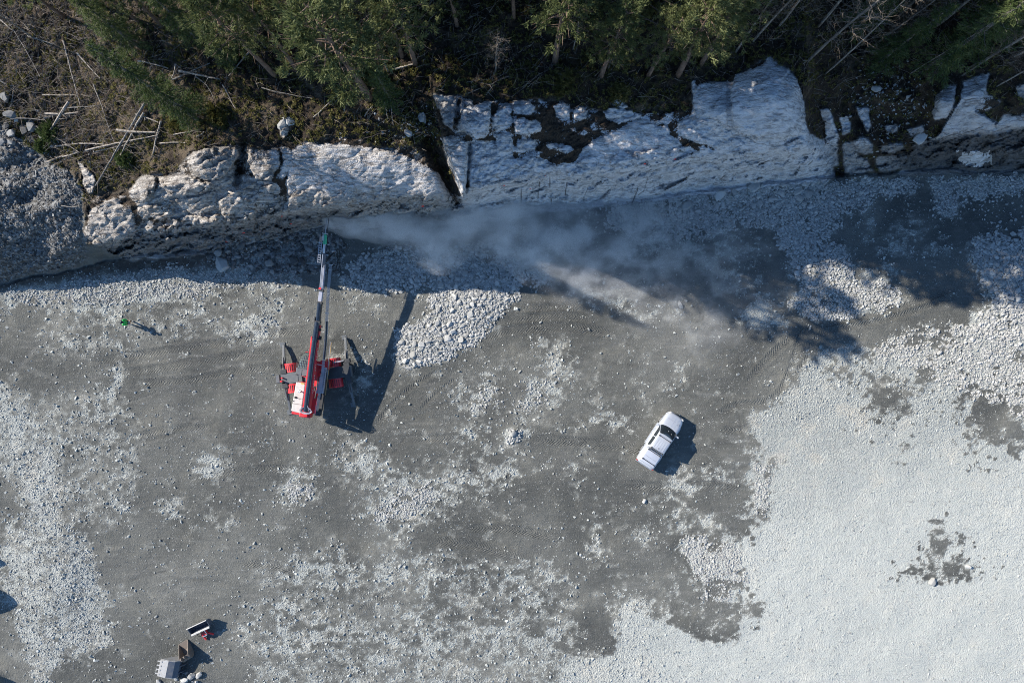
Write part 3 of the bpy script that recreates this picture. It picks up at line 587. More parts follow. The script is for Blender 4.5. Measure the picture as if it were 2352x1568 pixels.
# smooth the hard masks by one cell so that the covers blend
for k in ('rock', 'soil'):
    a = ATT[k]; b = a.copy(); b[1:-1, 1:-1] = (a[1:-1, 1:-1] * 2 + a[:-2, 1:-1] + a[2:, 1:-1] + a[1:-1, :-2] + a[1:-1, 2:]) / 6; ATT[k] = b
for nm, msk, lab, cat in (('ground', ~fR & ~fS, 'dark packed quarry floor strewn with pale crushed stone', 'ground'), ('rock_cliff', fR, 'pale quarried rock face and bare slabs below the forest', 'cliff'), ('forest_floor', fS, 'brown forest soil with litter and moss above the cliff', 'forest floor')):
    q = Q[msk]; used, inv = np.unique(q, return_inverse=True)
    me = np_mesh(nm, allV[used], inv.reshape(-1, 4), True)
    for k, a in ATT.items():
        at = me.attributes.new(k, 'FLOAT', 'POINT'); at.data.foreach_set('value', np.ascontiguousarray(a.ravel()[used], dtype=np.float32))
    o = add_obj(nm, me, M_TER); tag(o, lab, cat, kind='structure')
    if nm == 'rock_cliff': CLIFF = o
m_red = paint('survey paint', (.75, .06, .05), .6, dirt=.1)
for (pu, pv) in ((646, 497), (668, 514), (1254, 405), (1550, 366), (1481, 377), (1219, 433), (1158, 426), (971, 474), (520, 556), (560, 535)):
    c = on(pu, pv, .02); cs = [on(pu + a, pv + b, .03) for a, b in ((-3, 1.6), (3, 1.2), (3.4, -1.2), (-2, -1.8))]
    mb = MB(); mb.add([tuple(p) for p in cs], [(0, 1, 2, 3)]); mb.build('paint_mark', m_red, CLIFF)
# ------------------------------------------------------------------ stones
def rock_proto(seed, npts, ang=.75):
    r = random.Random(seed); bm = bmesh.new()
    ax = (1, r.uniform(.62, .95), r.uniform(.45, .75))
    for _ in range(npts):
        d = Vector((r.gauss(0, 1), r.gauss(0, 1), r.gauss(0, 1))).normalized()
        k = (abs(d.x) ** 4 + abs(d.y) ** 4 + abs(d.z) ** 4) ** -.25
        d *= (1 + (k - 1) * ang) * r.uniform(.82, 1.0)
        bm.verts.new((d.x * ax[0] * .5, d.y * ax[1] * .5, d.z * ax[2] * .5))
    res = bmesh.ops.convex_hull(bm, input=bm.verts)
    bmesh.ops.delete(bm, geom=[g for g in res['geom_interior'] if isinstance(g, bmesh.types.BMVert)], context='VERTS')
    bmesh.ops.triangulate(bm, faces=bm.faces)
    bm.verts.index_update(); bm.verts.ensure_lookup_table()
    v = np.array([p.co[:] for p in bm.verts]); f = np.array([[x.index for x in fc.verts] for fc in bm.faces]); bm.free()
    return v, f

SMALL = [rock_proto(100 + k, 9) for k in range(10)]
MEDIUM = [rock_proto(200 + k, 15) for k in range(10)]
BIG = [rock_proto(300 + k, 26, .9) for k in range(12)]

def stone_material(name, lo, hi, brown=.15):
    m, t = new_mat(name)
    pos = t.n('ShaderNodeNewGeometry').outputs['Position']; tint = t.attr('tint')
    oi = t.n('ShaderNodeObjectInfo').outputs['Random']
    x = t.math('FRACT', t.math('ADD', tint, oi))
    n = t.noise(pos, 6, 4, .6); n2 = t.noise(pos, 24, 3, .6)
    c = t.mix(x, (*lo, 1), (*hi, 1))
    c = t.mix(t.math('MULTIPLY', t.ss(n, .5, .75), brown * 2), c, (.26, .235, .20, 1))
    c = t.mix(t.math('MULTIPLY', t.ss(n2, .55, .75), .35), c, (.17, .172, .17, 1))
    finish(t, c, .9, bump=n2, strength=.4, dist=.05)
    return m
M_ST = stone_material('crushed stone', (.26, .275, .27), (.46, .485, .475))
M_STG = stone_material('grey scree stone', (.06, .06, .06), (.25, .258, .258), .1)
M_STB = stone_material('blasted rock', (.265, .272, .268), (.45, .457, .448))

KEEP = [(732, 862, 92, 100), (1518, 1011, 66, 72), (304, 741, 16, 12), (466, 1434, 42, 34), (404, 1523, 36, 26), (432, 1490, 26, 28)]
def scatter(name, u, v, size, protos, mat, label, cat, sink=.28, flat=.8):
    ok = np.ones(len(u), bool)
    for (a, b, c, d) in KEEP: ok &= ~((((u - a) / c) ** 2 + ((v - b) / d) ** 2 < 1) & (size > .13))
    u, v, size = u[ok], v[ok], size[ok]
    n = len(u); z = samp(Z, u, v); s = G * (1 - z / H)
    C = np.stack([(u - CU) * s, (CV - v) * s, z], -1)
    # random rotations
    q = RNG.normal(size=(n, 4)); q /= np.linalg.norm(q, axis=1, keepdims=True)
    w, x, y, zz = q.T
    Rm = np.stack([1 - 2 * (y * y + zz * zz), 2 * (x * y - w * zz), 2 * (x * zz + w * y), 2 * (x * y + w * zz), 1 - 2 * (x * x + zz * zz), 2 * (y * zz - w * x), 2 * (x * zz - w * y), 2 * (y * zz + w * x), 1 - 2 * (x * x + y * y)], -1).reshape(n, 3, 3)
    which = RNG.integers(0, len(protos), n)
    Vs, Fs, Ts = [], [], []; base = 0
    for k, (pv, pf) in enumerate(protos):
        ii = np.where(which == k)[0]
        if not len(ii): continue
        loc = np.einsum('nij,mj->nmi', Rm[ii], pv) * size[ii][:, None, None]
        loc[..., 2] *= flat
        loc += C[ii][:, None, :]; loc[..., 2] += (size[ii] * (.32 - sink))[:, None]
        m = len(pv)
        Vs.append(loc.reshape(-1, 3)); Fs.append((pf[None] + (base + np.arange(len(ii)) * m)[:, None, None]).reshape(-1, 3))
        Ts.append(np.repeat(RNG.random(len(ii)), m)); base += len(ii) * m
    me = np_mesh(name, np.concatenate(Vs), np.concatenate(Fs), False)
    at = me.attributes.new('tint', 'FLOAT', 'POINT'); at.data.foreach_set('value', np.concatenate(Ts).astype(np.float32))
    o = add_obj(name, me, mat); tag(o, label, cat, kind='stuff'); return o

def uni(n, u0=-60, u1=2412, v0=-40, v1=1620): return RNG.uniform(u0, u1, n), RNG.uniform(v0, v1, n)
def logn(n, mean, sig, lo, hi): return np.clip(mean * np.exp(RNG.normal(0, sig, n)), lo, hi)

# fine crushed stone wherever the floor is pale, a thin sprinkling elsewhere
u, v = uni(330000, v0=380)
pa = samp(PA, u, v); fl = samp(floor, u, v) * (1 - samp(S, u, v)) * (1 - samp(R, u, v))
fine = sstep(1250, 1800, u) * sstep(800, 1100, v)
acc = (pa ** 1.6 * (.42 - .22 * fine) + .016 + .05 * sstep(-.05, .4, fbm(u / 50, v / 40, 297, 4, .6)) * sstep(900, 500, u) + .03 * sstep(0, .4, fbm(u / 30, v / 25, 299, 4, .6)) + .13 * sstep(.02, .2, pa) * (.4 + .6 * sstep(-.2, .4, fbm(u / 14, v / 12, 295, 4, .6)))) * fl * (1 - .7 * samp(TM, u, v))
k = RNG.random(len(u)) < acc
u, v = u[k], v[k]; pa = pa[k]; fine = fine[k]
scatter('crushed_stone', u, v, logn(len(u), .13, .5, .06, .42) * (1 - .3 * fine), SMALL, M_ST, 'pale crushed stone spread over the quarry floor', 'crushed stone')
# coarse blasted rubble in the heaps
ZON = [(HEAP, 2600, .27, .30, .16, .46), ([(770,620),(850,578),(1000,562),(1210,560),(1260,600),(1260,655),(1000,657),(985,668),(838,672),(781,650)], 2500, .30, .35, .15, .5),
 ([(1777,551),(1810,578),(1814,639),(1851,652),(1900,665),(1960,640),(1948,571),(1900,545)], 750, .30, .32, .16, .46), ([(1804,702),(1864,733),(1965,736),(1992,716),(2089,696),(2066,669),(2032,652),(1960,640),(1851,652)], 1300, .22, .3, .13, .36),
 ([(1390,480),(1526,447),(1640,430),(1789,405),(1939,415),(2039,405),(2124,412),(2089,449),(2014,447),(1989,480),(1927,488),(1924,540),(1870,550),(1810,580),(1777,551),(1764,522),(1701,522),(1651,545),(1560,545),(1401,529)], 4200, .25, .38, .13, .5),
 ([(2230,551),(2234,602),(2254,622),(2267,669),(2284,709),(2240,720),(2250,760),(2352,800),(2400,700),(2400,480),(2300,520)], 2100, .30, .32, .16, .5), ([(2130,410),(2352,395),(2400,395),(2400,520),(2290,560),(2202,460),(2190,507),(2150,500),(2135,440)], 900, .25, .32, .15, .4),
 ([(1988,800),(2072,756),(2227,743),(2352,800),(2400,900),(2352,960),(2200,900),(2100,850)], 2200, .22, .32, .12, .4), ([(1557,1232),(1640,1225),(1700,1255),(1720,1320),(1650,1382),(1610,1369),(1579,1288)], 900, .2, .32, .12, .36),
 ([(0,668),(200,645),(380,612),(560,632),(700,645),(560,665),(400,690),(250,700),(60,700)], 1500, .19, .35, .1, .4), ([(1330,450),(1500,455),(1500,520),(1390,540),(1300,500)], 700, .26, .35, .14, .45),
 ([(103,994),(148,1191),(225,1296),(238,1401),(270,1476),(180,1500),(105,1568),(72,1551),(37,1426),(0,1339),(60,1190),(40,1050)], 1500, .13, .35, .08, .26),
 ([(1165,985),(1198,985),(1196,1018),(1168,1015)], 60, .26, .3, .15, .4), ([(385,1540),(470,1535),(480,1580),(390,1580)], 90, .3, .4, .15, .5),
 ([(860,1150),(1000,1105),(1000,1170),(930,1200),(860,1190)], 500, .19, .35, .1, .36), ([(660,1090),(720,1110),(700,1155),(660,1140)], 160, .18, .35, .1, .34), ([(1730,1060),(1775,1060),(1770,1190),(1730,1180)], 220, .19, .3, .1, .34), ([(1080,890),(1290,860),(1240,950),(1090,940)], 160, .2, .35, .1, .36)]
uu, vv, ss = [], [], []
for pl, n, mean, sig, lo, hi in ZON:
    pu = [p[0] for p in pl]; pv = [p[1] for p in pl]
    n = int(n * 1.25); a = RNG.uniform(min(pu), max(pu), n * 3); b = RNG.uniform(min(pv), max(pv), n * 3)
    k = np.where(inpoly(a + 30 * fbm(a / 26, b / 26, 301, 4, .6), b + 24 * fbm(a / 26, b / 26, 303, 4, .6), pl) & (RNG.random(len(a)) < .06 + sstep(.12, .5, samp(PA, a, b))))[0][:n]
    uu.append(a[k]); vv.append(b[k]); ss.append(logn(len(k), mean, sig, lo, hi))
scatter('rubble', np.concatenate(uu), np.concatenate(vv), np.concatenate(ss), MEDIUM, M_STB, 'coarse blasted rubble lying in heaps on the quarry floor', 'rubble')
a = RNG.uniform(470, 800, 3400); b = RNG.uniform(520, 632, 3400); k = np.where(inpoly(a, b, [(480,548),(740,525),(800,560),(780,625),(640,628),(480,605)]))[0][:1300]
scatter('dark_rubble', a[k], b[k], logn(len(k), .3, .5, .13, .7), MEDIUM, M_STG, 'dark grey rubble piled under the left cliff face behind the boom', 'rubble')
# grey scree on the left slope and loose stones in the soil
u, v = uni(60000, u1=420, v0=230, v1=680)
k = RNG.random(len(u)) < samp(SLOPE, u, v) * .25 * (.4 + .6 * sstep(-.2, .3, fbm(u / 30, v / 30, 311, 3)))
scatter('scree', u[k], v[k], logn(k.sum(), .19, .42, .08, .5), SMALL, M_STG, 'grey scree covering the slope at the left edge', 'scree')
u, v = uni(50000, v0=120, v1=400)
den = np.exp(-((u - 2040) / 70) ** 2 - ((v - 220) / 60) ** 2) + .5 * np.exp(-((u - 950) / 90) ** 2 - ((v - 300) / 40) ** 2) + .3 * np.exp(-((u - 120) / 100) ** 2 - ((v - 340) / 60) ** 2) + .25 * np.exp(-((u - 1990) / 120) ** 2 - ((v - 320) / 60) ** 2)
k = RNG.random(len(u)) < den * .25 * samp(S, u, v)
scatter('loose_stones', u[k], v[k], logn(k.sum(), .2, .4, .1, .5), SMALL, M_STB, 'loose pale stones washed out on the brown soil slope', 'stones')

# the largest blocks, each one a thing
BIGME = []
for k, (pv, pf) in enumerate(BIG):
    me = np_mesh('boulder', pv, pf, False); at = me.attributes.new('tint', 'FLOAT', 'POINT'); at.data.foreach_set('value', np.full(len(pv), .5 * k / 12, dtype=np.float32))
    BIGME.append(me)
BIGMG = [m.copy() for m in BIGME]
for m in BIGME: m.materials.append(M_STB)
for m in BIGMG: m.materials.append(M_STG)
placed = []
def boulders(poly, n, lo, hi, label, group, grey=False, gap=.8):
    pu = [p[0] for p in poly]; pv = [p[1] for p in poly]; c = 0; tries = 0
    while c < n and tries < n * 60:
        tries += 1
        a, b = random.uniform(min(pu), max(pu)), random.uniform(min(pv), max(pv))
        if not inpoly(np.array([a]), np.array([b]), poly)[0]: continue
        d = lo + (hi - lo) * random.random() ** 1.8
        if any((a - x) ** 2 + (b - y) ** 2 < ((d + e) * .5 * gap / G) ** 2 for x, y, e in placed): continue
        placed.append((a, b, d)); c += 1
        one_boulder(a, b, d, label, group, grey)
def one_boulder(a, b, d, label, group=None, grey=False, rz=None):
    o = bpy.data.objects.new('boulder', random.choice(BIGMG if grey else BIGME)); COL.objects.link(o)
    o.location = on(a, b, d * .12); o.scale = (d, d * random.uniform(.8, 1.1), d * random.uniform(.8, 1.05))
    o.rotation_euler = (random.uniform(-.35, .35), random.uniform(-.35, .35), random.uniform(0, 6.28) if rz is None else rz)
    tag(o, label, 'boulder', group)
# single, recognisable ones first
for a, b, d, lab, g in [(1730, 431, 1.25, 'large pale cubic block at the cliff foot, brightest right of the dust cloud', 0), (1832, 441, 1.05, 'pale diamond shaped block in the shaded rubble below the grey gully', 0), (1652, 449, 1.15, 'flat elongated slab lying alone at the upper edge of the shaded rubble', 0),
  (1577, 473, 1.2, 'tall narrow pale slab upright in the rubble just right of the dust', 0), (512, 607, 1.6, 'biggest blue-grey slab in the shade under the left cliff face', 0), (1013, 655, .8, 'whitish slab on the shadow line at the top corner of the rubble heap', 0), (1562, 700, .8, 'pair-like pale block alone on the dirt above the pickup', 0),
  (58, 296, 1.15, 'pale triangular boulder among the logs at the top of the grey scree', 0), (75, 290, 1.0, 'square bluish boulder resting against the logs beside the triangular one', 0), (28, 265, 1.1, 'grey boulder half under the dead branches at the left picture edge', 0), (105, 318, 1.0, 'lone pale boulder by the small green shrub on the scree edge', 0), (15, 225, .9, 'round grey boulder between dead branches near the upper left edge', 0),
  (652, 285, 1.15, 'white boulder poking out of the brown soil above the left slabs', 0), (665, 278, 1.0, 'smaller white boulder touching the one in the soil above the left slabs', 0), (970, 270, .8, 'pale boulder in the soil left of the cracked white slab', 0), (938, 307, .7, 'small pale boulder in the dark gully above the shaded slab', 0),
  (1180, 995, .75, 'largest stone of the small pile between heap and pickup', 0), (2112, 316, 1.3, 'rounded pale boulder standing in brown soil beside the right slabs', 0), (2012, 205, .8, 'single white stone high on the dark soil chute', 0), (1836, 455, .9, 'grey block just below the diamond shaped one in the rubble', 0),
  (1848, 841, .5, 'small white stone alone on the tyre tracks at the gravel edge', 0), (440, 1552, .75, 'white pointed rock topmost in the pile by the buckets', 0), (458, 1548, .7, 'white rock at the right end of the pile by the buckets', 0), (425, 1560, .8, 'upright grey rock in the middle of the pile by the buckets', 0), (405, 1556, .6, 'broad pale rock at the left end of the pile by the buckets', 0), (366, 1565, .7, 'lone white rock on the bottom edge left of the buckets', 0),
  (1480, 1150, .5, 'small bright rock on the dirt below the rear of the pickup', 0), (690, 1121, .65, 'light round rock in the left cluster of stones below the drilling machine', 0), (2223, 1300, .6, 'grey flat stone beside the forked dark stain in the white gravel', 0), (2140, 1335, .8, 'flat angular slab at the lower end of the forked dark stain', 0)]:
    placed.append((a, b, d)); one_boulder(a, b, d, lab, None, b < 330 and a < 110)
boulders([(1000,662),(1030,652),(1195,648),(1195,670),(1130,738),(1045,800),(946,842),(912,828),(910,790),(985,730)], 74, .38, .7, 'pale angular block in the sunlit rubble heap right of the drilling machine', 'blocks in the sunlit rubble heap')
boulders([(790,600),(850,582),(1000,566),(1200,566),(1200,640),(1000,652),(838,668),(785,645)], 40, .4, .75, 'blue-shaded angular block in the rubble band right of the boom', 'blocks in the shaded rubble band')
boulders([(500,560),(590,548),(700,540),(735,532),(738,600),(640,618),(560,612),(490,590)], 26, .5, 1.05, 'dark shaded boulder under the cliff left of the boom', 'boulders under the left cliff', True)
boulders([(2245,585),(2352,520),(2352,720),(2300,715),(2270,660)], 42, .42, .75, 'rounded white block in the coarse rubble at the right edge', 'blocks at the right edge')
boulders([(1785,560),(1870,560),(1905,590),(1890,640),(1830,640)], 20, .4, .7, 'light grey block in the half lit rubble patch right of the dust', 'blocks in the half lit rubble patch')
boulders([(1540,452),(1640,435),(1789,412),(1930,425),(1990,440),(1900,475),(1700,490),(1560,490)], 32, .45, .85, 'shaded pale block in the rubble along the foot of the right cliff', 'blocks along the right cliff foot')
boulders([(2100,760),(2230,750),(2330,800),(2300,850),(2160,820)], 14, .38, .6, 'white block on the warm coloured gravel below the right edge rubble', 'blocks on the warm gravel')
boulders([(0,270),(40,262),(80,300),(110,330),(60,340),(0,330)], 8, .6, .95, 'grey angular boulder at the foot of the logs at the left edge', 'boulders at the top of the scree', True)
# ------------------------------------------------------------------ plants
def leaf_mat(name, c1, c2, c3):
    m, t = new_mat(name)
    pos = t.n('ShaderNodeNewGeometry').outputs['Position']; oi = t.n('ShaderNodeObjectInfo').outputs['Random']
    n = t.noise(pos, 1.3, 3, .6); n2 = t.noise(pos, 9, 2, .6)
    c = t.ramp(t.math('ADD', t.math('MULTIPLY', n, .6), t.math('ADD', t.math('MULTIPLY', n2, .4), t.math('MULTIPLY', t.math('SUBTRACT', oi, .5), .12))), [(.3, c1), (.5, c2), (.72, c3)])
    b = finish(t, c, .65, spec=.25)
    tr = t.n('ShaderNodeBsdfTranslucent', {'Color': c}); mx = t.n('ShaderNodeMixShader', {'Fac': .3})
    t.t.links.new(b.outputs[0], mx.inputs[1]); t.t.links.new(tr.outputs[0], mx.inputs[2])
    out = [x for x in t.t.nodes if x.type == 'OUTPUT_MATERIAL'][0]; t.t.links.new(mx.outputs[0], out.inputs[0])
    return m
def bark_mat(name, c1, c2, scale=5):
    m, t = new_mat(name)
    co = t.n('ShaderNodeTexCoord').outputs['Object']
    mp = t.n('ShaderNodeMapping', {'Vector': co, 'Scale': (1, 1, .35)}).outputs[0]
    n = t.noise(mp, scale, 5, .7)
    finish(t, t.ramp(n, [(.35, c1), (.65, c2)]), .9, bump=n, strength=.5, dist=.03)
    return m
M_PINE = leaf_mat('pine needles', (.045, .064, .024), (.115, .138, .055), (.235, .25, .115))
M_SPRU = leaf_mat('spruce needles', (.028, .050, .017), (.075, .108, .036), (.16, .19, .07))
M_MOSS = leaf_mat('moss leaves', (.05, .052, .016), (.13, .125, .04), (.23, .20, .075))
M_BPINE = bark_mat('pine bark', (.07, .05, .042), (.22, .16, .125)); M_BGREY = bark_mat('grey bark', (.07, .065, .06), (.24, .23, .215)); M_BIRCH = bark_mat('birch bark', (.07, .065, .06), (.34, .325, .30), 9)
M_DEAD = bark_mat('weathered wood', (.12, .105, .09), (.40, .365, .32), 6); M_TWIG = bark_mat('dry twigs', (.06, .05, .042), (.25, .215, .18), 3)

def blades(cs, dirs, length, width, jit, rng, n):
    """needle blades: n thin triangles round each centre, roughly along dirs"""
    m = len(cs)
    c = np.repeat(cs, n, 0); d = np.repeat(dirs, n, 0) + rng.normal(0, jit, (m * n, 3)); d /= np.linalg.norm(d, axis=1, keepdims=True)
    s = np.cross(d, rng.normal(size=(m * n, 3))); s /= np.linalg.norm(s, axis=1, keepdims=True)
    L = length * rng.uniform(.6, 1.25, (m * n, 1)); w = width * rng.uniform(.7, 1.3, (m * n, 1))
    c = c + rng.normal(0, length * .28, (m * n, 3))
    v = np.stack([c - s * w, c + s * w, c + d * L], 1).reshape(-1, 3)
    return v, np.arange(m * n * 3).reshape(-1, 3)

def trunk_mb(h, r, bend, rng, n=8):
    mb = MB(); pts = []; rs = []
    ph = rng.uniform(0, 6.28)
    for i in range(9):
        t = i / 8; pts.append((bend * math.sin(t * 2.2 + ph) * t, bend * math.cos(t * 1.7 + ph) * t, h * t - .3)); rs.append(max(.015, r * (1 - t) ** .8 + .01))
    mb.tube(pts, rs, n)
    return mb, pts
def at_h(pts, z):
    for a, b in zip(pts[:-1], pts[1:]):
        if a[2] <= z <= b[2]:
            t = (z - a[2]) / (b[2] - a[2]); return Vector(a).lerp(Vector(b), t)
    return Vector(pts[-1])

def pine_proto(seed, h=1.0, dens=1.0):
    rng = np.random.default_rng(seed); R_ = random.Random(seed)
    H0 = 12.0; mb, pts = trunk_mb(H0, .19, .35, R_); cs, ds = [], []
    lo = R_.uniform(.36, .5)
    for k in range(int(46 * dens)):
        t = lo + (1 - lo) * (k / (46 * dens)) ** .85; z = H0 * t - .3
        p = at_h(pts, z); a = k * 2.4 + R_.uniform(-.5, .5)
        q = (t - lo) / (1 - lo)
        L = (1.0 + 1.3 * math.sin(min(1, q * 1.25) * math.pi * .8 + .35)) * R_.uniform(.6, 1.15) * (1 - .55 * q ** 3)
        e = p + Vector((math.cos(a) * L, math.sin(a) * L, L * (.15 + .5 * q)))
        m = (p + e) / 2 + Vector((0, 0, -.08))
        mb.tube([p, m, e], [.035, .024, .008], 4, False)
        for j in range(int(7)):
            f = R_.uniform(.35, 1.05); b = p.lerp(e, f); sd = R_.uniform(-1, 1) * (.22 + .4 * f) * .8
            c = b + Vector((-math.sin(a) * sd, math.cos(a) * sd, R_.uniform(-.08, .25)))
            cs.append(c); ds.append((c - p).normalized() + Vector((0, 0, .55)))
    for k in range(9):      # dead lower snags
        z = R_.uniform(.18, lo) * H0; p = at_h(pts, z); a = R_.uniform(0, 6.28); L = R_.uniform(.4, 1.1)
        mb.tube([p, p + Vector((math.cos(a) * L, math.sin(a) * L, R_.uniform(-.1, .25)))], [.02, .005], 3, False)
    v, f = blades(np.array(cs), np.array([d[:] for d in ds]), .26, .030, .75, rng, 26)
    return mb, np_mesh('crown', v, f)

def spruce_proto(seed, H0=12.0, slim=1.0):
    rng = np.random.default_rng(seed); R_ = random.Random(seed)
    mb, pts = trunk_mb(H0, .17, .12, R_); cs, ds = [], []
    z = H0 * .10
    while z < H0 - .5:
        t = z / H0; L0 = (2.15 * (1 - t) ** .8 + .15) * slim; nb = 5
        for k in range(nb):
            a = R_.uniform(0, 6.28); L = L0 * R_.uniform(.65, 1.12); p = at_h(pts, z)
            droop = -.30 * L * (1 - t)
            e = p + Vector((math.cos(a) * L, math.sin(a) * L, droop + .12))
            m = (p + e) / 2 + Vector((0, 0, -.10 * L))
            mb.tube([p, m, e], [.022, .016, .006], 3, False)
            nn = max(3, int(L * 6))
            for j in range(nn):
                f = .18 + .85 * j / nn; b = p.lerp(e, f) + Vector((0, 0, -.16 * L * f * (1 - f)))
                w = .10 + .30 * (1 - f) * min(1, L)
                for sg in (-1, 1):
                    c = b + Vector((-math.sin(a), math.cos(a), 0)) * sg * w * R_.uniform(.2, 1.0) + Vector((0, 0, R_.uniform(-.1, .03)))
                    cs.append(c); ds.append(Vector((math.cos(a) - math.sin(a) * sg * .8, math.sin(a) + math.cos(a) * sg * .8, -.22)))
        z += R_.uniform(.40, .58)
    v, f = blades(np.array(cs), np.array([d[:] for d in ds]), .24, .026, .45, rng, 8)
    return mb, np_mesh('crown', v, f)

def bare_proto(seed, H0=10.0, n=26, r=.085, fan=1.0):
    R_ = random.Random(seed); mb, pts = trunk_mb(H0, r, .5, R_); tw = MB()
    def br(p, d, L, rr, lev):
        q = [p]
        for i in range(4):
            d = (d + Vector((R_.gauss(0, .22), R_.gauss(0, .22), R_.gauss(.05, .15)))).normalized(); q.append(q[-1] + d * L / 4)
        tw.tube(q, [rr * (1 - i / 5) for i in range(5)], 3, False)
        if lev < 2:
            for _ in range(4 if lev == 0 else 3): 
                i = R_.randint(1, 4); dd = (d + Vector((R_.gauss(0, .7), R_.gauss(0, .7), R_.gauss(0, .5)))).normalized(); br(q[i], dd, L * R_.uniform(.35, .6), rr * .6, lev + 1)
    for k in range(n):
        t = .25 + .72 * k / n; p = at_h(pts, t * H0 - .3); a = k * 2.4 + R_.uniform(-.6, .6)
        br(p, Vector((math.cos(a), math.sin(a), .5)).normalized(), (1.9 * (1.05 - t) + .5) * R_.uniform(.7, 1.2) * fan, .016, 0)
    return mb, tw

PR = {}
for k in range(4):
    t_, c_ = pine_proto(40 + k, dens=(1, .85, 1.1, .7)[k]); PR['pine%d' % k] = (t_, c_, M_BPINE, M_PINE)
for k in range(3):
    t_, c_ = spruce_proto(60 + k, slim=(1, .8, 1.15)[k]); PR['spruce%d' % k] = (t_, c_, M_BGREY, M_SPRU)
for k in range(3):
    t_, c_ = bare_proto(80 + k, n=(40, 30, 46)[k]); PR['bare%d' % k] = (t_, c_, (M_BIRCH, M_BIRCH, M_BGREY)[k], M_TWIG)
MESH = {}
for k, (t_, c_, bm_, lm_) in PR.items():
    me = bpy.data.meshes.new('trunk'); me.from_pydata(t_.v, [], t_.f); me.update(); me.materials.append(bm_)
    for p in me.polygons: p.use_smooth = True
    if isinstance(c_, MB):
        mc = bpy.data.meshes.new('twigs'); mc.from_pydata(c_.v, [], c_.f); mc.update()
    else: mc = c_
    mc.materials.append(lm_); MESH[k] = (me, mc)
H0S = {'pine': 12.0, 'spruce': 12.0, 'bare': 10.0}
def tree(kind, u, v, h, label, group=None, wide=1.0, rz=None, lean=(0, 0), cat=None):
    base = kind.rstrip('0123456789'); nm = {'pine': 'pine_tree', 'spruce': 'spruce_tree', 'bare': 'bare_tree'}[base]
    r = empty(nm, on(u, v)); s = h / H0S[base]
    r.scale = (s * wide, s * wide, s); r.rotation_euler = (lean[0], lean[1], random.uniform(0, 6.28) if rz is None else rz)
    tag(r, label, cat or {'pine': 'pine', 'spruce': 'spruce', 'bare': 'bare tree'}[base], group)
    add_obj('trunk', MESH[kind][0], None, r); add_obj('twigs' if base == 'bare' else 'crown', MESH[kind][1], None, r)
    return r
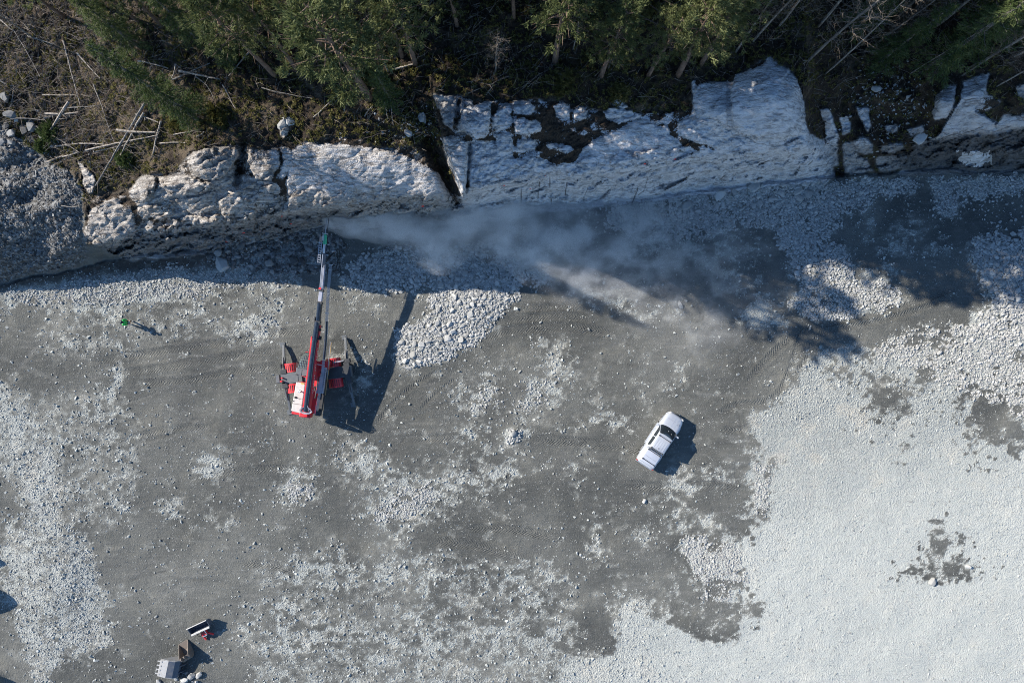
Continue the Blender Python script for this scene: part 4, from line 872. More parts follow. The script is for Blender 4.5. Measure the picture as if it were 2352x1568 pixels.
TREES = [
 ('spruce2', 318, 107, 9, 'bushy green spruce at the upper left with dark trunk toward the fallen logs', .95), ('spruce0', 450, 272, 13.0, 'tall leaning-looking spruce whose long trunk ends above the left slabs', .82), ('pine1', 375, 62, 9, 'thin topped pine between the upper left spruce and the next pine', 1.0),
 ('pine0', 630, 172, 12, 'pine with a long bare trunk left of the biggest pine', 1.0), ('pine3', 680, 158, 11, 'slim pine right beside the long bare trunked one', .9), ('pine2', 848, 225, 14, 'biggest light green pine in the left half, trunk down to the slabs', 1.3),
 ('pine1', 953, 147, 11, 'pine with a grey trunk standing at the dark gap near the top middle', 1.1), ('pine3', 923, 130, 11, 'thin pine just left of the grey trunked one by the gap', .9), ('bare1', 892, 166, 9, 'thin pale birch stem between the big pine and the grey trunked pine', .7),
 ('spruce1', 900, 235, 8, 'small dark spruce at the edge of the slope right of the biggest pine', 1.0), ('bare2', 1139, 168, 6.5, 'grey leafless tree with fine twigs alone in the dark gap', 1.0),
 ('pine0', 1275, 143, 11.5, 'broad pale green pine, first right of the dark gap', 1.25), ('bare0', 1316, 112, 7, 'broken leafless tree with a bent silver stem beside the broad pine', .8), ('pine2', 1381, 176, 10, 'rounded yellow-green pine, second right of the dark gap', 1.05), ('pine1', 1489, 174, 9.5, 'narrow green pine, third right of the dark gap', 1.0),
 ('pine0', 1559, 170, 11, 'large light pine leaning over the knob of white rock', 1.25), ('pine2', 1611, 146, 10.5, 'pine crowded behind the large light one above the white knob', 1.1), ('bare0', 1690, 120, 12, 'pale birch with two straight stems above the white knob', .8), ('bare1', 1730, 95, 12, 'tall birch crossing the crown of the pine by the white knob', .8),
 ('bare2', 1854, 142, 13, 'grey leafless tree with long trunk right of the white knob', .9), ('bare1', 1897, 168, 13, 'brown slender bare stem crossing the dark hollow right of the knob', .6), ('bare0', 1880, 60, 11, 'white birch with spreading twigs at the top right of the knob', 1.1), ('spruce0', 2010, 150, 9.5, 'bright green spruce alone above the dark soil chute', .95),
 ('spruce1', 2134, 152, 14, 'tall spruce with a thick grey trunk, top in the upper right corner', 1.0), ('bare1', 2090, 170, 9, 'short thin bare sapling at the head of the soil chute', .6), ('bare0', 2218, 160, 13, 'white birch trunk running to the right picture edge, lowest but one', .7), ('bare2', 2214, 171, 13, 'thin brown birch just under the white trunk at the right edge', .6), ('bare1', 2290, 198, 11, 'lowest thin birch at the right edge above the bright slabs', .6), ('bare2', 2060, 40, 10, 'tangle of curled pale twigs on a bare tree at the top right', 1.2), ('spruce2', 2230, 90, 11, 'dark spruce filling the upper right corner behind the birches', 1.1),
 ('pine3', 1180, 40, 9, 'sparse dark pine at the top edge above the leafless tree', 1.0), ('pine1', 1050, 60, 9, 'dark pine at the top edge between grey trunk and dark gap', 1.0), ('spruce1', 560, 60, 11, 'dark narrow spruce at the top edge behind the bare trunked pines', 1.0), ('pine0', 790, 70, 11, 'green pine at the top edge behind the biggest pine', 1.0), ('spruce0', 460, 95, 9, 'shaded spruce among the left pines, above the mossy ground', .9), ('bare0', 80, 90, 8, 'pale leafless sapling leaning over the logs at the upper left', .8), ('pine2', 240, 20, 9, 'pine touching the top edge beside the bushy spruce', 1.0), ('pine1', 1440, 60, 10, 'dark pine behind the two yellow-green ones', 1.0), ('pine2', 1680, 50, 11, 'pine at the top edge between the knob birches', 1.1), ('spruce1', 1960, 70, 12, 'dark spruce behind the bare trunks at the top right', 1.0), ('bare2', 2000, 110, 11, 'dead grey trunk slanting beside the bright green spruce', .8)]
TREES += [('pine1', 150, 40, 9, 'loose crowned pine above the far left logs, nearest the corner', 1.0), ('pine3', 330, 60, 9, 'small pine in the gap behind the bushy spruce', .9), ('spruce1', 540, 150, 7, 'short dark spruce between the long trunks, over the dark moss', 1.0), ('pine2', 740, 110, 11, 'pale green pine pressed against the left side of the biggest pine', 1.1),
 ('bare2', 610, 110, 10, 'dead grey snag standing between the two long trunked pines', .7), ('pine0', 1340, 40, 9, 'dark pine at the top edge behind the broad pale pine', 1.1), ('pine3', 1560, 60, 10, 'slim pine at the top edge behind the third pine of the row', 1.0), ('bare1', 1790, 60, 11, 'leaning bare birch whose crown touches the top edge above the knob', .8), ('spruce0', 2320, 60, 12, 'spruce cut by the right picture edge near the top corner', 1.1), ('bare0', 2150, 60, 11, 'fan of fine bare twigs at the top edge right of the bright spruce', 1.2), ('bare1', 2330, 130, 11, 'thin birch cut by the right edge below the corner spruce', .7)]
for kind, u, v, h, lab, wd in TREES: tree(kind, u, v, h, lab, None, wd)

# the wood beyond the upper edge of the picture, one mass
rr = random.Random(21); V0 = []; F0 = []; n0 = 0
far_v = {k: None for k in MESH}
def arr(me):
    v = np.empty(len(me.vertices) * 3, np.float32); me.vertices.foreach_get('co', v)
    tri = [];
    me.calc_loop_triangles(); f = np.empty(len(me.loop_triangles) * 3, np.int32); me.loop_triangles.foreach_get('vertices', f)
    return v.reshape(-1, 3), f.reshape(-1, 3)
cache = {k: (arr(MESH[k][0]), arr(MESH[k][1])) for k in ('pine0', 'pine1', 'pine2', 'spruce0', 'spruce1', 'spruce2')}
crV, crF, trV, trF = [], [], [], []; cb = tb = 0
spots = []
tries = 0
while len(spots) < 80 and tries < 9000:
    tries += 1
    u = rr.uniform(330, 2700); v = rr.uniform(-420, -70)
    if u < 520 and v > -120: continue
    p = on(u, v)
    if any((p.x - q.x) ** 2 + (p.y - q.y) ** 2 < 2.0 ** 2 for q in spots): continue
    spots.append(p)
    k = rr.choice(list(cache)); h = rr.uniform(11, 17) / 12; a = rr.uniform(0, 6.28); wv_ = rr.uniform(.95, 1.3)
    Rm = np.array([[math.cos(a), -math.sin(a), 0], [math.sin(a), math.cos(a), 0], [0, 0, 1]]) * np.array([h * wv_, h * wv_, h])
    (tv, tf), (cv, cf) = cache[k]
    trV.append(tv @ Rm.T + np.array(p)); trF.append(tf + tb); tb += len(tv)
    crV.append(cv @ Rm.T + np.array(p)); crF.append(cf + cb); cb += len(cv)
wood = add_obj('distant_wood', np_mesh('distant_wood', np.concatenate(crV), np.concatenate(crF)), M_SPRU); tag(wood, 'dense conifer wood continuing beyond the top of the slope', 'wood', kind='stuff')
wt = add_obj('trunks', np_mesh('trunks', np.concatenate(trV), np.concatenate(trF)), M_BGREY, wood); wt['kind'] = 'stuff'

# undergrowth: moss tufts, heather and dry twigs
u, v = uni(70000, v0=-80, v1=470)
den = samp(S, u, v) * (.35 + .65 * sstep(-.1, .35, fbm(u / 45, v / 45, 401, 4))) * (.4 + .6 * sstep(2000, 1800, u))
k = RNG.random(len(u)) < den * .32
u, v = u[k], v[k]; z = samp(Z, u, v); s_ = G * (1 - z / H)
cs = np.stack([(u - CU) * s_, (CV - v) * s_, z + .06], -1)
dirs = np.tile([0, 0, .8], (len(cs), 1))
vv_, ff_ = blades(cs, dirs, .20, .04, .8, RNG, 12)
tag(add_obj('undergrowth', np_mesh('undergrowth', vv_, ff_), M_MOSS), 'low mossy undergrowth and heather on the forest soil', 'undergrowth', kind='stuff')
u, v = uni(60000, v0=-60, v1=470)
k = RNG.random(len(u)) < samp(S, u, v) * (.06 + .42 * sstep(460, 170, u) + .10 * sstep(.1, .5, fbm(u / 40, v / 40, 411, 3)))
u, v = u[k], v[k]; mbt = MB(); rr = random.Random(31)
for a, b in zip(u, v):
    p = on(a, b, rr.uniform(.05, .35)); an = rr.gauss(.9, .9); L = rr.uniform(.3, 1.3) * (1.5 if a < 420 and rr.random() < .3 else 1)
    q = p + Vector((math.cos(an) * L, math.sin(an) * L, rr.uniform(-.15, .3))); mid_ = (p + q) / 2 + Vector((rr.gauss(0, .08), rr.gauss(0, .08), .05))
    mbt.tube([p, mid_, q], [.018, .014, .006], 3, False)
o = mbt.build('dry_twigs', M_TWIG); tag(o, 'dry brown twigs and brushwood littering the forest edge', 'brushwood', kind='stuff')

# fallen trunks
LC = lambda x, y: (x * .2502, y * .2502)
LOGS = [((600,385),(755,980),.09,'long thin pale trunk running straight down from the bushy spruce'), ((730,500),(935,735),.09,'pale trunk slanting down beside the bright moss patch'), ((265,340),(500,415),.07,'thin grey trunk high on the left, sloping gently to the right'), ((25,195),(130,290),.08,'short pale broken trunk at the far upper left'), ((80,180),(395,720),.06,'very thin long stem through the dead brush at the left'), ((0,740),(150,805),.10,'white trunk end sticking in from the left edge'), ((145,820),(95,1025),.06,'thin upright-lying stem below the white trunk end at the left edge'),
 ((405,880),(705,880),.06,'thin level stem meeting the foot of the long pale trunk'), ((655,945),(470,1245),.17,'thick grey log slanting down to the left over two level logs'), ((430,1050),(735,1040),.13,'thick level white log crossed by the thick grey one'), ((415,1095),(530,1065),.12,'short pale log just under the level white one'), ((120,1100),(425,1115),.09,'level pale log along the upper rim of the scree boulders'), ((640,1000),(940,975),.06,'dark thin level stem below the long pale trunk'), ((870,780),(955,1000),.08,'bent white stem in the middle of the fallen logs'), ((955,1000),(1100,1400),.05,'very thin stem continuing below the bent white one'),
 ((1365,970),(915,1722),.13,'longest pale log, from the tall spruce down to the bare rock ridge'), ((1340,1045),(1120,1450),.11,'brown log lying parallel beside the longest pale one'), ((1110,1215),(1465,1235),.13,'thick level light log under the tall spruce trunk'), ((1270,1060),(1475,1140),.09,'dark log just above the thick level one'), ((1490,1120),(1410,1450),.12,'grey mossy log standing steeply right of the longest one'), ((1280,570),(1560,640),.09,'white birch log on the moss, left of its longer neighbour'), ((1650,660),(2035,740),.12,'bright white birch log on the dark moss at the left pines'), ((1590,745),(1940,590),.08,'grey log crossing under the bright birch log'), ((1625,600),(1590,740),.09,'short steep log between the two birch logs'),
 ((2300,480),(2110,710),.08,'dark pole leaning beside the long bare pine trunk'), ((1800,710),(1970,900),.07,'thin grey log below the bright birch log'), ((2060,790),(2175,1010),.07,'pale thin log right of the mossy hump'), ((530,1350),(740,1330),.08,'level pale log low on the left above the scree, left piece'), ((740,1325),(1030,1340),.08,'level pale log low on the left, right piece'), ((600,1450),(740,1410),.09,'short white log just above the rock ridge'), ((820,1395),(1480,1260),.09,'long thin log rising gently to the right under the longest one'), ((890,1400),(1180,1335),.07,'thin pole lying along the long gently rising log'), ((500,1250),(750,1410),.08,'pole slanting down right toward the rock ridge'), ((370,1175),(540,1340),.07,'pole by the small green shrub on the scree rim'),
 ((1605,1245),(1835,1205),.06,'thin pole above the lit pale slabs'), ((1480,1320),(1710,1315),.06,'level thin stick above the left pale slabs'), ((1815,1265),(1885,1215),.09,'short dark stump log above the pale slabs'), ((450,1500),(600,1440),.12,'dark rotten log on the left rim of the rock ridge'),
 ((2350+60,815),(2350+530,910),.05,'thin straight silver stem in the shade right of the bare trunks'), ((2350+540,1090),(2350+770,880),.06,'dark pole slanting up right in the shade below the big pine'), ((2350+1285,650),(2350+1470,605),.11,'pale split log at the foot of the grey trunked pine'), ((2350+1110,700),(2350+1220,1110),.06,'reddish thin stem lying down the slope right of the big pine'), ((2350+1240,830),(2350+1265,1160),.05,'pale thin stem next to the reddish one'), ((2350+1000,1080),(2350+1080,980),.06,'short grey stick in the dark hollow below the small spruce'), ((2300,2425-500),(2460,1935),.05,'pale wooden stake lying on the grey scree')]
for (a, b, r, lab) in [(a_, b_, r_ * .72, l_) for a_, b_, r_, l_ in LOGS[:-1]] + [((575, 1890), (735, 1896), .05, LOGS[-1][3])]:
    (ua, va), (ub, vb_) = LC(*a), LC(*b)
    n = max(3, int(math.hypot(ub - ua, vb_ - va) / 14)); pts = []
    for i in range(n + 1):
        t = i / n; pts.append(on(ua + (ub - ua) * t, va + (vb_ - va) * t, r + .12))
    # logs are straight: hold them on a line that clears the ground
    p0, p1 = pts[0], pts[-1]; lift = max([0] + [pts[i].z - (p0.z + (p1.z - p0.z) * i / n) for i in range(n + 1)]) * .7
    mb = MB(); q = []; bendv = Vector((random.gauss(0, .05), random.gauss(0, .05), 0))
    for i in range(n + 1):
        t = i / n; c = p0.lerp(p1, t) + Vector((0, 0, lift)) + bendv * 4 * t * (1 - t) + Vector((random.gauss(0, .012), random.gauss(0, .012), 0)); q.append(c - p0)
    mb.tube(q, [r * (1 - .45 * i / n) for i in range(n + 1)], 7)
    L = (p1 - p0).length
    for k in range(int(L * 2.2)):
        t = random.uniform(.2, .98); c = q[int(t * n)]; an = random.uniform(0, 6.28); l_ = random.uniform(.15, .7)
        mb.tube([c, c + Vector((math.cos(an) * l_, math.sin(an) * l_, random.uniform(0, .3)))], [r * .25, .006], 3, False)
    o = mb.build('fallen_log', M_DEAD if random.random() < .8 else M_BGREY, None, True); o.location = p0; tag(o, lab, 'log', 'fallen trunks on the forest slope')
# green shrubs
def shrub(u, v, r, mat, lab, n=160):
    rng = np.random.default_rng(int(u)); d = rng.normal(size=(n, 3)); d /= np.linalg.norm(d, axis=1, keepdims=True); d[:, 2] = abs(d[:, 2])
    c = d * (r * rng.uniform(.3, 1, (n, 1))) * np.array([1, 1, .8])
    vv_, ff_ = blades(c, d + np.array([0, 0, .5]), .22, .035, .7, rng, 22)
    st = MB()
    for k in range(14): a = d[k * 5] * r * .8; st.tube([(0, 0, -.1), tuple(a * np.array([.5, .5, .7])), tuple(a)], [.02, .014, .006], 4, False)
    rt = empty('shrub', on(u, v)); tag(rt, lab, 'shrub'); add_obj('foliage', np_mesh('foliage', vv_, ff_), mat, rt); st.build('stems', M_TWIG, rt)
for a in ((118, 305, .9, M_SPRU, 'small green shrub on the scree rim beside the left logs'), (100, 335, .6, M_SPRU, 'lower little green bush among the scree stones'), (412, 282, 1.0, M_MOSS, 'yellow-green bush just below the foot of the tall spruce'), (505, 262, 1.0, M_MOSS, 'yellow-green bush right of the tall spruce trunk'), (290, 365, .7, M_SPRU, 'dark green bush beside the longest pale log'), (830, 175, 1.1, M_PINE, 'young pine bush under the biggest pine'), (1290, 190, 1.2, M_MOSS, 'olive bush in front of the broad pine at the rock edge'), (1420, 215, .8, M_MOSS, 'low olive bush above the small white rock patch')): shrub(*a)
# ------------------------------------------------------------------ drilling machine: rotating telehandler with a drill feed on its boom
M_RED = paint('red paint', (.62, .025, .035), .38, dirt=.12, coat=.2); M_GREY = paint('grey chassis paint', (.105, .12, .135), .45, dirt=.25); M_DGREY = paint('dark steel', (.035, .038, .042), .5, dirt=.08)
M_WHITE = paint('white panel', (.56, .555, .53), .45, dirt=.15); M_BLACK = paint('black rubber', (.012, .012, .013), .7, dirt=.12); M_BOOM = paint('black boom paint', (.012, .02, .034), .2, dirt=.05, coat=.6, spec=.6)
M_STEEL = paint('bare steel', (.55, .57, .60), .32, .7, dirt=.15); M_LGREY = paint('light grey paint', (.36, .38, .46), .45, dirt=.2); M_GREEN = paint('green drill paint', (.04, .42, .22), .4, dirt=.1); M_PINK = paint('primer plate', (.50, .34, .28), .6); M_WOOD = paint('yellow wood', (.50, .33, .13), .7, dirt=.1); M_YEL = paint('yellow paint', (.75, .5, .1), .5, dirt=.1)
def glass_mat(name, col=(.02, .028, .035)):
    m, t = new_mat(name); finish(t, col, .06, spec=.8, coat=.5); return m
M_GLASS = glass_mat('dark window glass'); M_CABGL = glass_mat('cab glass', (.11, .15, .15))

rig = empty('drilling_machine', P(732 - 9, 861 + 4, 0), rad(6.8)); rig.location = (-17.7, -3.03, 0.0)
tag(rig, 'red and grey drilling machine with a long telescopic boom reaching the cliff', 'drilling machine')
ch = MB().box((.15, 0, .78), (6.1, .95, .42)).box((1.95, 0, 1.08), (2.5, 1.0, .20)).box((-2.2, 0, 1.06), (1.9, .95, .18)).box((.0, 0, 1.12), (1.7, 1.7, .3)).build('chassis', M_GREY, rig, bevel=.02)
MB().box((2.0, 0, 1.19), (2.3, .92, .03)).build('deck_plate', M_DGREY, ch); MB().box((-2.1, .05, 1.16), (1.0, .82, .03)).build('deck_plate', M_GREY, ch)
for x in (-2.2, 1.65):
    for y in (-1, 1):
        yy = y * .93
        w = empty('wheel', (x, yy, .58)); w.parent = rig
        prof = [(.36, -.2), (.5, -.22), (.575, -.17), (.58, 0), (.575, .17), (.5, .22), (.36, .2)]
        mb = MB(); n = 28
        rings = [[(r * math.cos(a) * (1 + .02 * (k % 2) * (abs(o) < .2)), o, r * math.sin(a) * (1 + .02 * (k % 2) * (abs(o) < .2))) for r, o in prof] for k, a in enumerate(2 * math.pi * i / n for i in range(n + 1))]
        mb.loft(rings, False, False); mb.build('tyre', M_BLACK, w, True)
        rm = MB().tube([(0, -.14, 0), (0, .14, 0)], .36, 20).tube([(0, .13 * y, 0), (0, .2 * y, 0)], [.14, .11], 12); rm.build('rim', M_RED, w, True)
        # mudguard over the wheel, ribbed
        fb = MB(); pr = []
        for a in np.linspace(rad(20), rad(160), 11): pr.append((.70 * math.cos(a), .64 * math.sin(a)))
        rings = [[(px, yy - .40, .58 + pz), (px, yy + .40, .58 + pz), (px * .95, yy + .39, .55 + pz * .95), (px * .95, yy - .39, .55 + pz * .95)] for px, pz in pr]
        fb.loft([[(q[0] + x, q[1], q[2]) for q in r] for r in rings])
        fd = fb.build('mudguard', M_RED, rig, True)
        sl = MB()
        for k in range(5):
            sx = -.36 + .18 * k; sz = .58 + .64 * math.sin(math.acos(max(-1, min(1, sx / .7)))) + .012
            sl.box((x + sx, yy, sz), (.05, .58, .015), ry=math.asin(max(-1, min(1, sx / .7))) * .9)
        sl.build('vent_slot', M_BLACK, fd)
# outriggers: swung out beams ending on ground pads
for sx in (-1, 1):
    for sy in (-1, 1):
        o = empty('outrigger', (sx * 2.85, sy * .75, .85)); o.parent = rig
        p0 = Vector((0, 0, .08)); p1 = Vector((sx * .08 * (1 if sy < 0 else 0), sy * 2.3, -.62))
        b = MB().bar(p0, p1, .20, .24).bar(p0 + Vector((0, sy * -.05, .02)), p0.lerp(p1, .5) + Vector((0, 0, .02)), .27, .3); b.build('beam', M_GREY, o, bevel=.015)
        MB().box((p1.x - .16 if sx * sy > 0 or True else 0, p1.y + sy * .05, -.80), (.46, .42, .07)).tube([(p1.x - .10, p1.y + sy * .05, -.78), (p1.x - .06, p1.y, -.55)], .07, 8).build('foot_pad', M_GREY, o, bevel=.01)
        MB().tube([(0, sy * .15, .32), (p1.x * .5, sy * 1.2, -.12)], .05, 8).build('cylinder', M_DGREY, o)
        MB().box((0, -sy * .12, .1), (.5, .42, .5)).build('bracket', M_DGREY, o, bevel=.02)
# equipment on the left chassis end
MB().box((-3.45, .05, .95), (.42, .78, .35), taper=(.7, .9)).build('tool_box', M_GREY, rig, bevel=.02)
MB().tube([(-3.05, -.18, 1.12), (-3.05, -.18, 1.55)], .09, 10).tube([(-3.0, .1, 1.1), (-3.0, .1, 1.42)], .08, 8).build('extinguisher', M_RED, rig, True)
MB().box((-2.98, -.55, 1.0), (.34, .5, .3)).box((-3.0, .65, 1.0), (.36, .36, .34)).tube([(-3.05, .95, .9), (-3.05, 1.35, 1.0)], .16, 10).box((2.95, .95, .95), (.5, .38, .5)).box((2.95, -.85, .95), (.42, .5, .45)).build('valve_block', M_DGREY, rig, bevel=.02)
MB().box((2.2, 1.0, 1.255), (.95, .05, .03), rz=.06).box((2.2, .93, 1.255), (.9, .04, .03), rz=.06).build('hand_rail', M_LGREY, rig)

# turret frame: y' runs along the boom
tur = empty('turret', (0, 0, 0)); tur.parent = rig
tl = Vector((-17.55, -3.0, 0)) - Vector(rig.location); tl.rotate(Euler((0, 0, -rad(6.8))))
tur.location = tl; tur.rotation_euler = (0, 0, rad(-8.4 - 6.8))
MB().box((-.05, -1.1, 1.5), (1.05, 4.7, .22)).tube([(0, 0, 1.15), (0, 0, 1.42)], .62, 20).box((.70, 1.0, 1.64), (.9, .75, .12)).box((-1.05, -2.1, 1.45), (.9, 2.6, .2)).build('turret_frame', M_RED, tur, bevel=.02)
MB().box((.74, -1.3, 1.55), (.52, 3.6, .4)).box((.78, -3.2, 1.75), (.5, .6, .3)).build('shade_dark_frame', M_DGREY, tur, bevel=.02)  # right rear of the frame, coloured dark to stand for the boom's shadow
hood = MB().slab([(-1.52, -3.4), (-.62, -3.5), (-.62, -.84), (-1.45, -.80)], 1.62, 2.30).build('engine_hood', M_WHITE, tur, bevel=.06)
MB().box((-1.08, -2.72, 2.303), (.86, .03, .01)).box((-1.06, -2.2, 2.303), (.86, .02, .01)).build('panel_gap', M_DGREY, hood)
MB().tube([(-.95, -1.55, 2.28), (-.95, -1.55, 2.52), (-.82, -1.55, 2.58)], [.15, .14, .10], 14).build('exhaust', M_STEEL, hood, True)
MB().tube([(-1.3, -2.15, 2.28), (-1.3, -2.15, 2.36)], .10, 12).build('filler_cap', M_BLACK, hood)
MB().tube([(-1.22, -2.12, 2.32), (-1.0, -2.22, 2.33), (-.85, -2.2, 2.32)], .02, 5).tube([(-1.43, -2.5, 2.3), (-1.43, -2.5, 2.35)], .04, 8).build('grab_handle', M_DGREY, hood)
MB().box((-.85, -.86, 2.32), (.32, .10, .06)).build('beacon', M_YEL, hood, bevel=.015)
MB().box((-.25, -3.62, 1.95), (1.0, .35, .75)).box((-1.08, -3.55, 1.8), (.9, .28, .5)).box((-.25, -3.55, 2.55), (.7, .25, .5)).build('counterweight', M_RED, tur, bevel=.04)
# cab: glazed front with a bar grille, grey roof behind
cab = empty('cab', (0, 0, 0)); cab.parent = tur
pl = [(-1.42, -.12), (-.40, -.16), (-.40, .55), (-1.42, .55)]
MB().slab(pl, 1.6, 2.92).build('cab_shell', M_GREY, cab, bevel=.03)
cr_ = []
for k, (z, s) in enumerate([(1.5, .96), (2.0, 1.0), (2.5, .97), (2.78, .86), (2.88, .70)]):
    ring = [(-.42, .552), (-.42, .55 + 1.35 * s)]
    for a in np.linspace(rad(85), rad(180), 9): ring.append((-.62 + .80 * s * math.cos(a) if a > 1.6 else -.62, .55 + .45 * s + .92 * s * math.sin(a)))
    ring.append((-1.42 * (.6 + .4 * s), .552)); cr_.append([(x, y, z) for x, y in ring])
MB().loft(cr_).build('windscreen', M_CABGL, cab, True, angle=60)
gr = MB()
for k in range(7):
    x = -1.33 + .145 * k; e = .55 + 1.25 * math.sqrt(max(.05, 1 - ((x + .62) / .86) ** 2 if x < -.62 else 1)) * .93
    gr.tube([(x, .5, 2.97), (x, .55 + (e - .55) * .6, 2.98), (x, e, 2.84)], .016, 5)
for y in (.75, .98, 1.2, 1.42, 1.62): gr.tube([(-1.36 if y < 1.3 else -1.15, y, 2.96), (-.44, y, 2.97)], .014, 5)
arc = [(-1.44, .55, 2.9)] + [(-.62 + .83 * math.cos(a), .98 + .96 * math.sin(a), 2.86) for a in np.linspace(rad(175), rad(90), 8)] + [(-.42, 1.93, 2.86)]
gr.tube(arc, .03, 6); gr.build('roof_grille', M_DGREY, cab)
MB().tube([(-.85, 1.99, 2.8), (-.45, 1.95, 2.82)], .03, 6).build('front_trim', M_RED, cab)
MB().box((-.9, .14, 2.935), (.02, .6, .015)).box((-1.32, -.08, 2.96), (.14, .1, .06)).box((-.62, -.1, 2.96), (.2, .06, .05)).build('roof_fitting', M_DGREY, cab)
MB().box((-.85, -.30, 1.75), (1.0, .06, .12), rz=-.2).build('red_panel', M_RED, cab, bevel=.01)
# boom sections, rising gently towards the cliff
BZ = lambda y: 2.86 + .118 * (y + 3)
boom = empty('boom', (0, 0, 0)); boom.parent = tur
def sec(name, mat, y0, y1, w, h, x0, x1, dz=0, par=boom, bev=.02):
    mb = MB(); mb.bar((x0, y0, BZ(y0) + dz), (x1, y1, BZ(y1) + dz), w, h); return mb.build(name, mat, par, bevel=bev)
s1 = sec('boom_section', M_RED, -3.3, 3.0, .56, .62, 0, .07, -.02)
def halfround(y0, y1, x0, x1, w, hh, dz, name, mat, par):
    mb = MB(); rings = []
    for y, x in ((y0, x0), (y1, x1)):
        z = BZ(y) + dz; rings.append([(x + w * .5 * math.cos(a), y, z + hh * math.sin(a)) for a in np.linspace(0, math.pi, 13)])
    mb.loft(rings); return mb.build(name, mat, par, True, angle=50)
halfround(-3.15, 3.02, .0, .07, .40, .17, .292, 'top_cover', M_BOOM, s1)
MB().tube([(.285, -2.9, BZ(-2.9) + .1), (.35, 2.7, BZ(2.7) + .1)], .03, 6).tube([(-.285, -3, BZ(-3) + .24), (-.22, 2.9, BZ(2.9) + .24)], .035, 6).build('hydraulic_pipe', M_RED, s1)
mk = MB()
rr = random.Random(3)
for k in range(15):      # rows of small pale lettering on the side plate, too small to read
    y = -.9 + k * .24
    if k in (5, 9): continue
    mk.box((.288 + .07 * (y + 3.3) / 6.3, y, BZ(y) - .06), (.012, .12, .16))
mk.build('side_marking', M_WHITE, s1)
mk = MB().tube([(.292 + .06 * .3, -1.35 + .17 * math.cos(a), BZ(-1.35) - .05 + .14 * math.sin(a)) for a in np.linspace(0, 6.28, 17)], .02, 4); mk.build('side_emblem', M_WHITE, s1)
MB().box((-.22, 3.05, BZ(3) + .1), (.14, .5, .25)).box((-.26, 3.35, BZ(3.3) + .05), (.10, .2, .2)).build('boom_nose', M_RED, s1, bevel=.02)
s2 = sec('boom_section', M_BOOM, 3.0, 4.75, .42, .5, .07, .12, .05); halfround(3.0, 4.75, .07, .12, .34, .12, .30, 'top_cover', M_BOOM, s2)
MB().bar((.30, 2.9, BZ(2.9) - .05), (.34, 4.5, BZ(4.5) - .05), .10, .4).build('side_plate', M_RED, s2)
MB().box((.42, 3.4, BZ(3.4)), (.28, .34, .3)).box((.40, 4.1, BZ(4) + .1), (.16, .2, .2)).build('valve_block', M_BLACK, s2, bevel=.02)
s3 = sec('boom_section', M_DGREY, 4.75, 6.4, .36, .44, .12, .12, .05); halfround(4.75, 6.4, .12, .12, .30, .09, .26, 'top_cover', M_BOOM, s3)
MB().box((.12, 4.75, BZ(4.75) + .12), (.54, .16, .5)).box((.12, 6.4, BZ(6.4) + .1), (.50, .2, .46)).box((-.1, 5.0, BZ(5) + .3), (.12, .3, .12)).box((.12, 7.45, BZ(7.45) + .1), (.46, .18, .4)).build('clamp_collar', M_DGREY, boom, bevel=.02)
s4 = sec('boom_section', M_LGREY, 6.4, 7.5, .30, .36, .12, .12, .05)
MB().box((.06, 7.6, BZ(7.6) + .32), (.2, .16, .08)).build('marker_plate', M_RED, s4)
# drill feed with two bright rails, drifter, centraliser and rod
feed = empty('drill_feed', (0, 0, 0)); feed.parent = tur
MB().bar((.12, 7.5, BZ(7.5) + .1), (.06, 11.9, BZ(11.9) + .1), .24, .22).build('feed_beam', M_DGREY, feed, bevel=.01)
for x, m in ((-.06, M_STEEL), (.04, M_STEEL)): MB().bar((x + .1, 7.4, BZ(7.4) + .26), (x + .02, 10.5, BZ(10.5) + .26), .07, .07).build('rail', m, feed)
MB().bar((.27, 7.4, BZ(7.4) + .2), (.22, 9.7, BZ(9.7) + .2), .11, .16).bar((.24, 7.6, BZ(7.6) + .34), (.20, 9.6, BZ(9.6) + .34), .06, .06).build('hose_track', M_LGREY, feed, bevel=.01)
MB().bar((.14, 9.4, BZ(9.4) + .2), (.10, 11.3, BZ(11.3) + .2), .26, .22).build('cradle', M_BOOM, feed, bevel=.01)
MB().tube([(.06, 10.6, BZ(10.6) + .36), (.02, 11.5, BZ(11.5) + .34)], .10, 10).build('drifter', M_STEEL, feed, True)
dh = MB().tube([(.04, 11.35, BZ(11.35) + .3), (-.02, 12.1, BZ(12.1) + .3)], .17, 12).tube([(-.02, 12.1, BZ(12.1) + .3), (-.03, 12.2, BZ(12.2) + .3)], .10, 10).build('drill_head', M_GREEN, feed, True)
MB().box((-.05, 12.22, BZ(12.22) + .3), (.44, .07, .22)).box((-.12, 11.85, BZ(11.85) + .46), (.14, .5, .05)).build('head_guard', M_WHITE, dh)
MB().tube([(-.02, 12.1, BZ(12.1) + .3), (-.10, 13.9, BZ(13.9) + .12)], .035, 7).build('drill_rod', M_STEEL, feed)
MB().tube([(.10, 12.1, BZ(12.1) + .22), (.06, 13.6, BZ(13.6) + .05)], .022, 6).build('guide_rod', M_DGREY, feed)
lad = MB()
for x in (-.50, -.28): lad.bar((x + .05, 9.75, BZ(9.75) + .12), (x, 11.6, BZ(11.6) + .12), .035, .05)
for k in range(10): y = 9.8 + .2 * k; lad.bar((-.47, y, BZ(y) + .12), (-.26, y, BZ(y) + .12), .055, .04)
lad.build('ladder', M_STEEL, feed); MB().box((-.38, 11.75, BZ(11.75) + .14), (.24, .5, .06)).build('ladder_plate', M_PINK, feed)
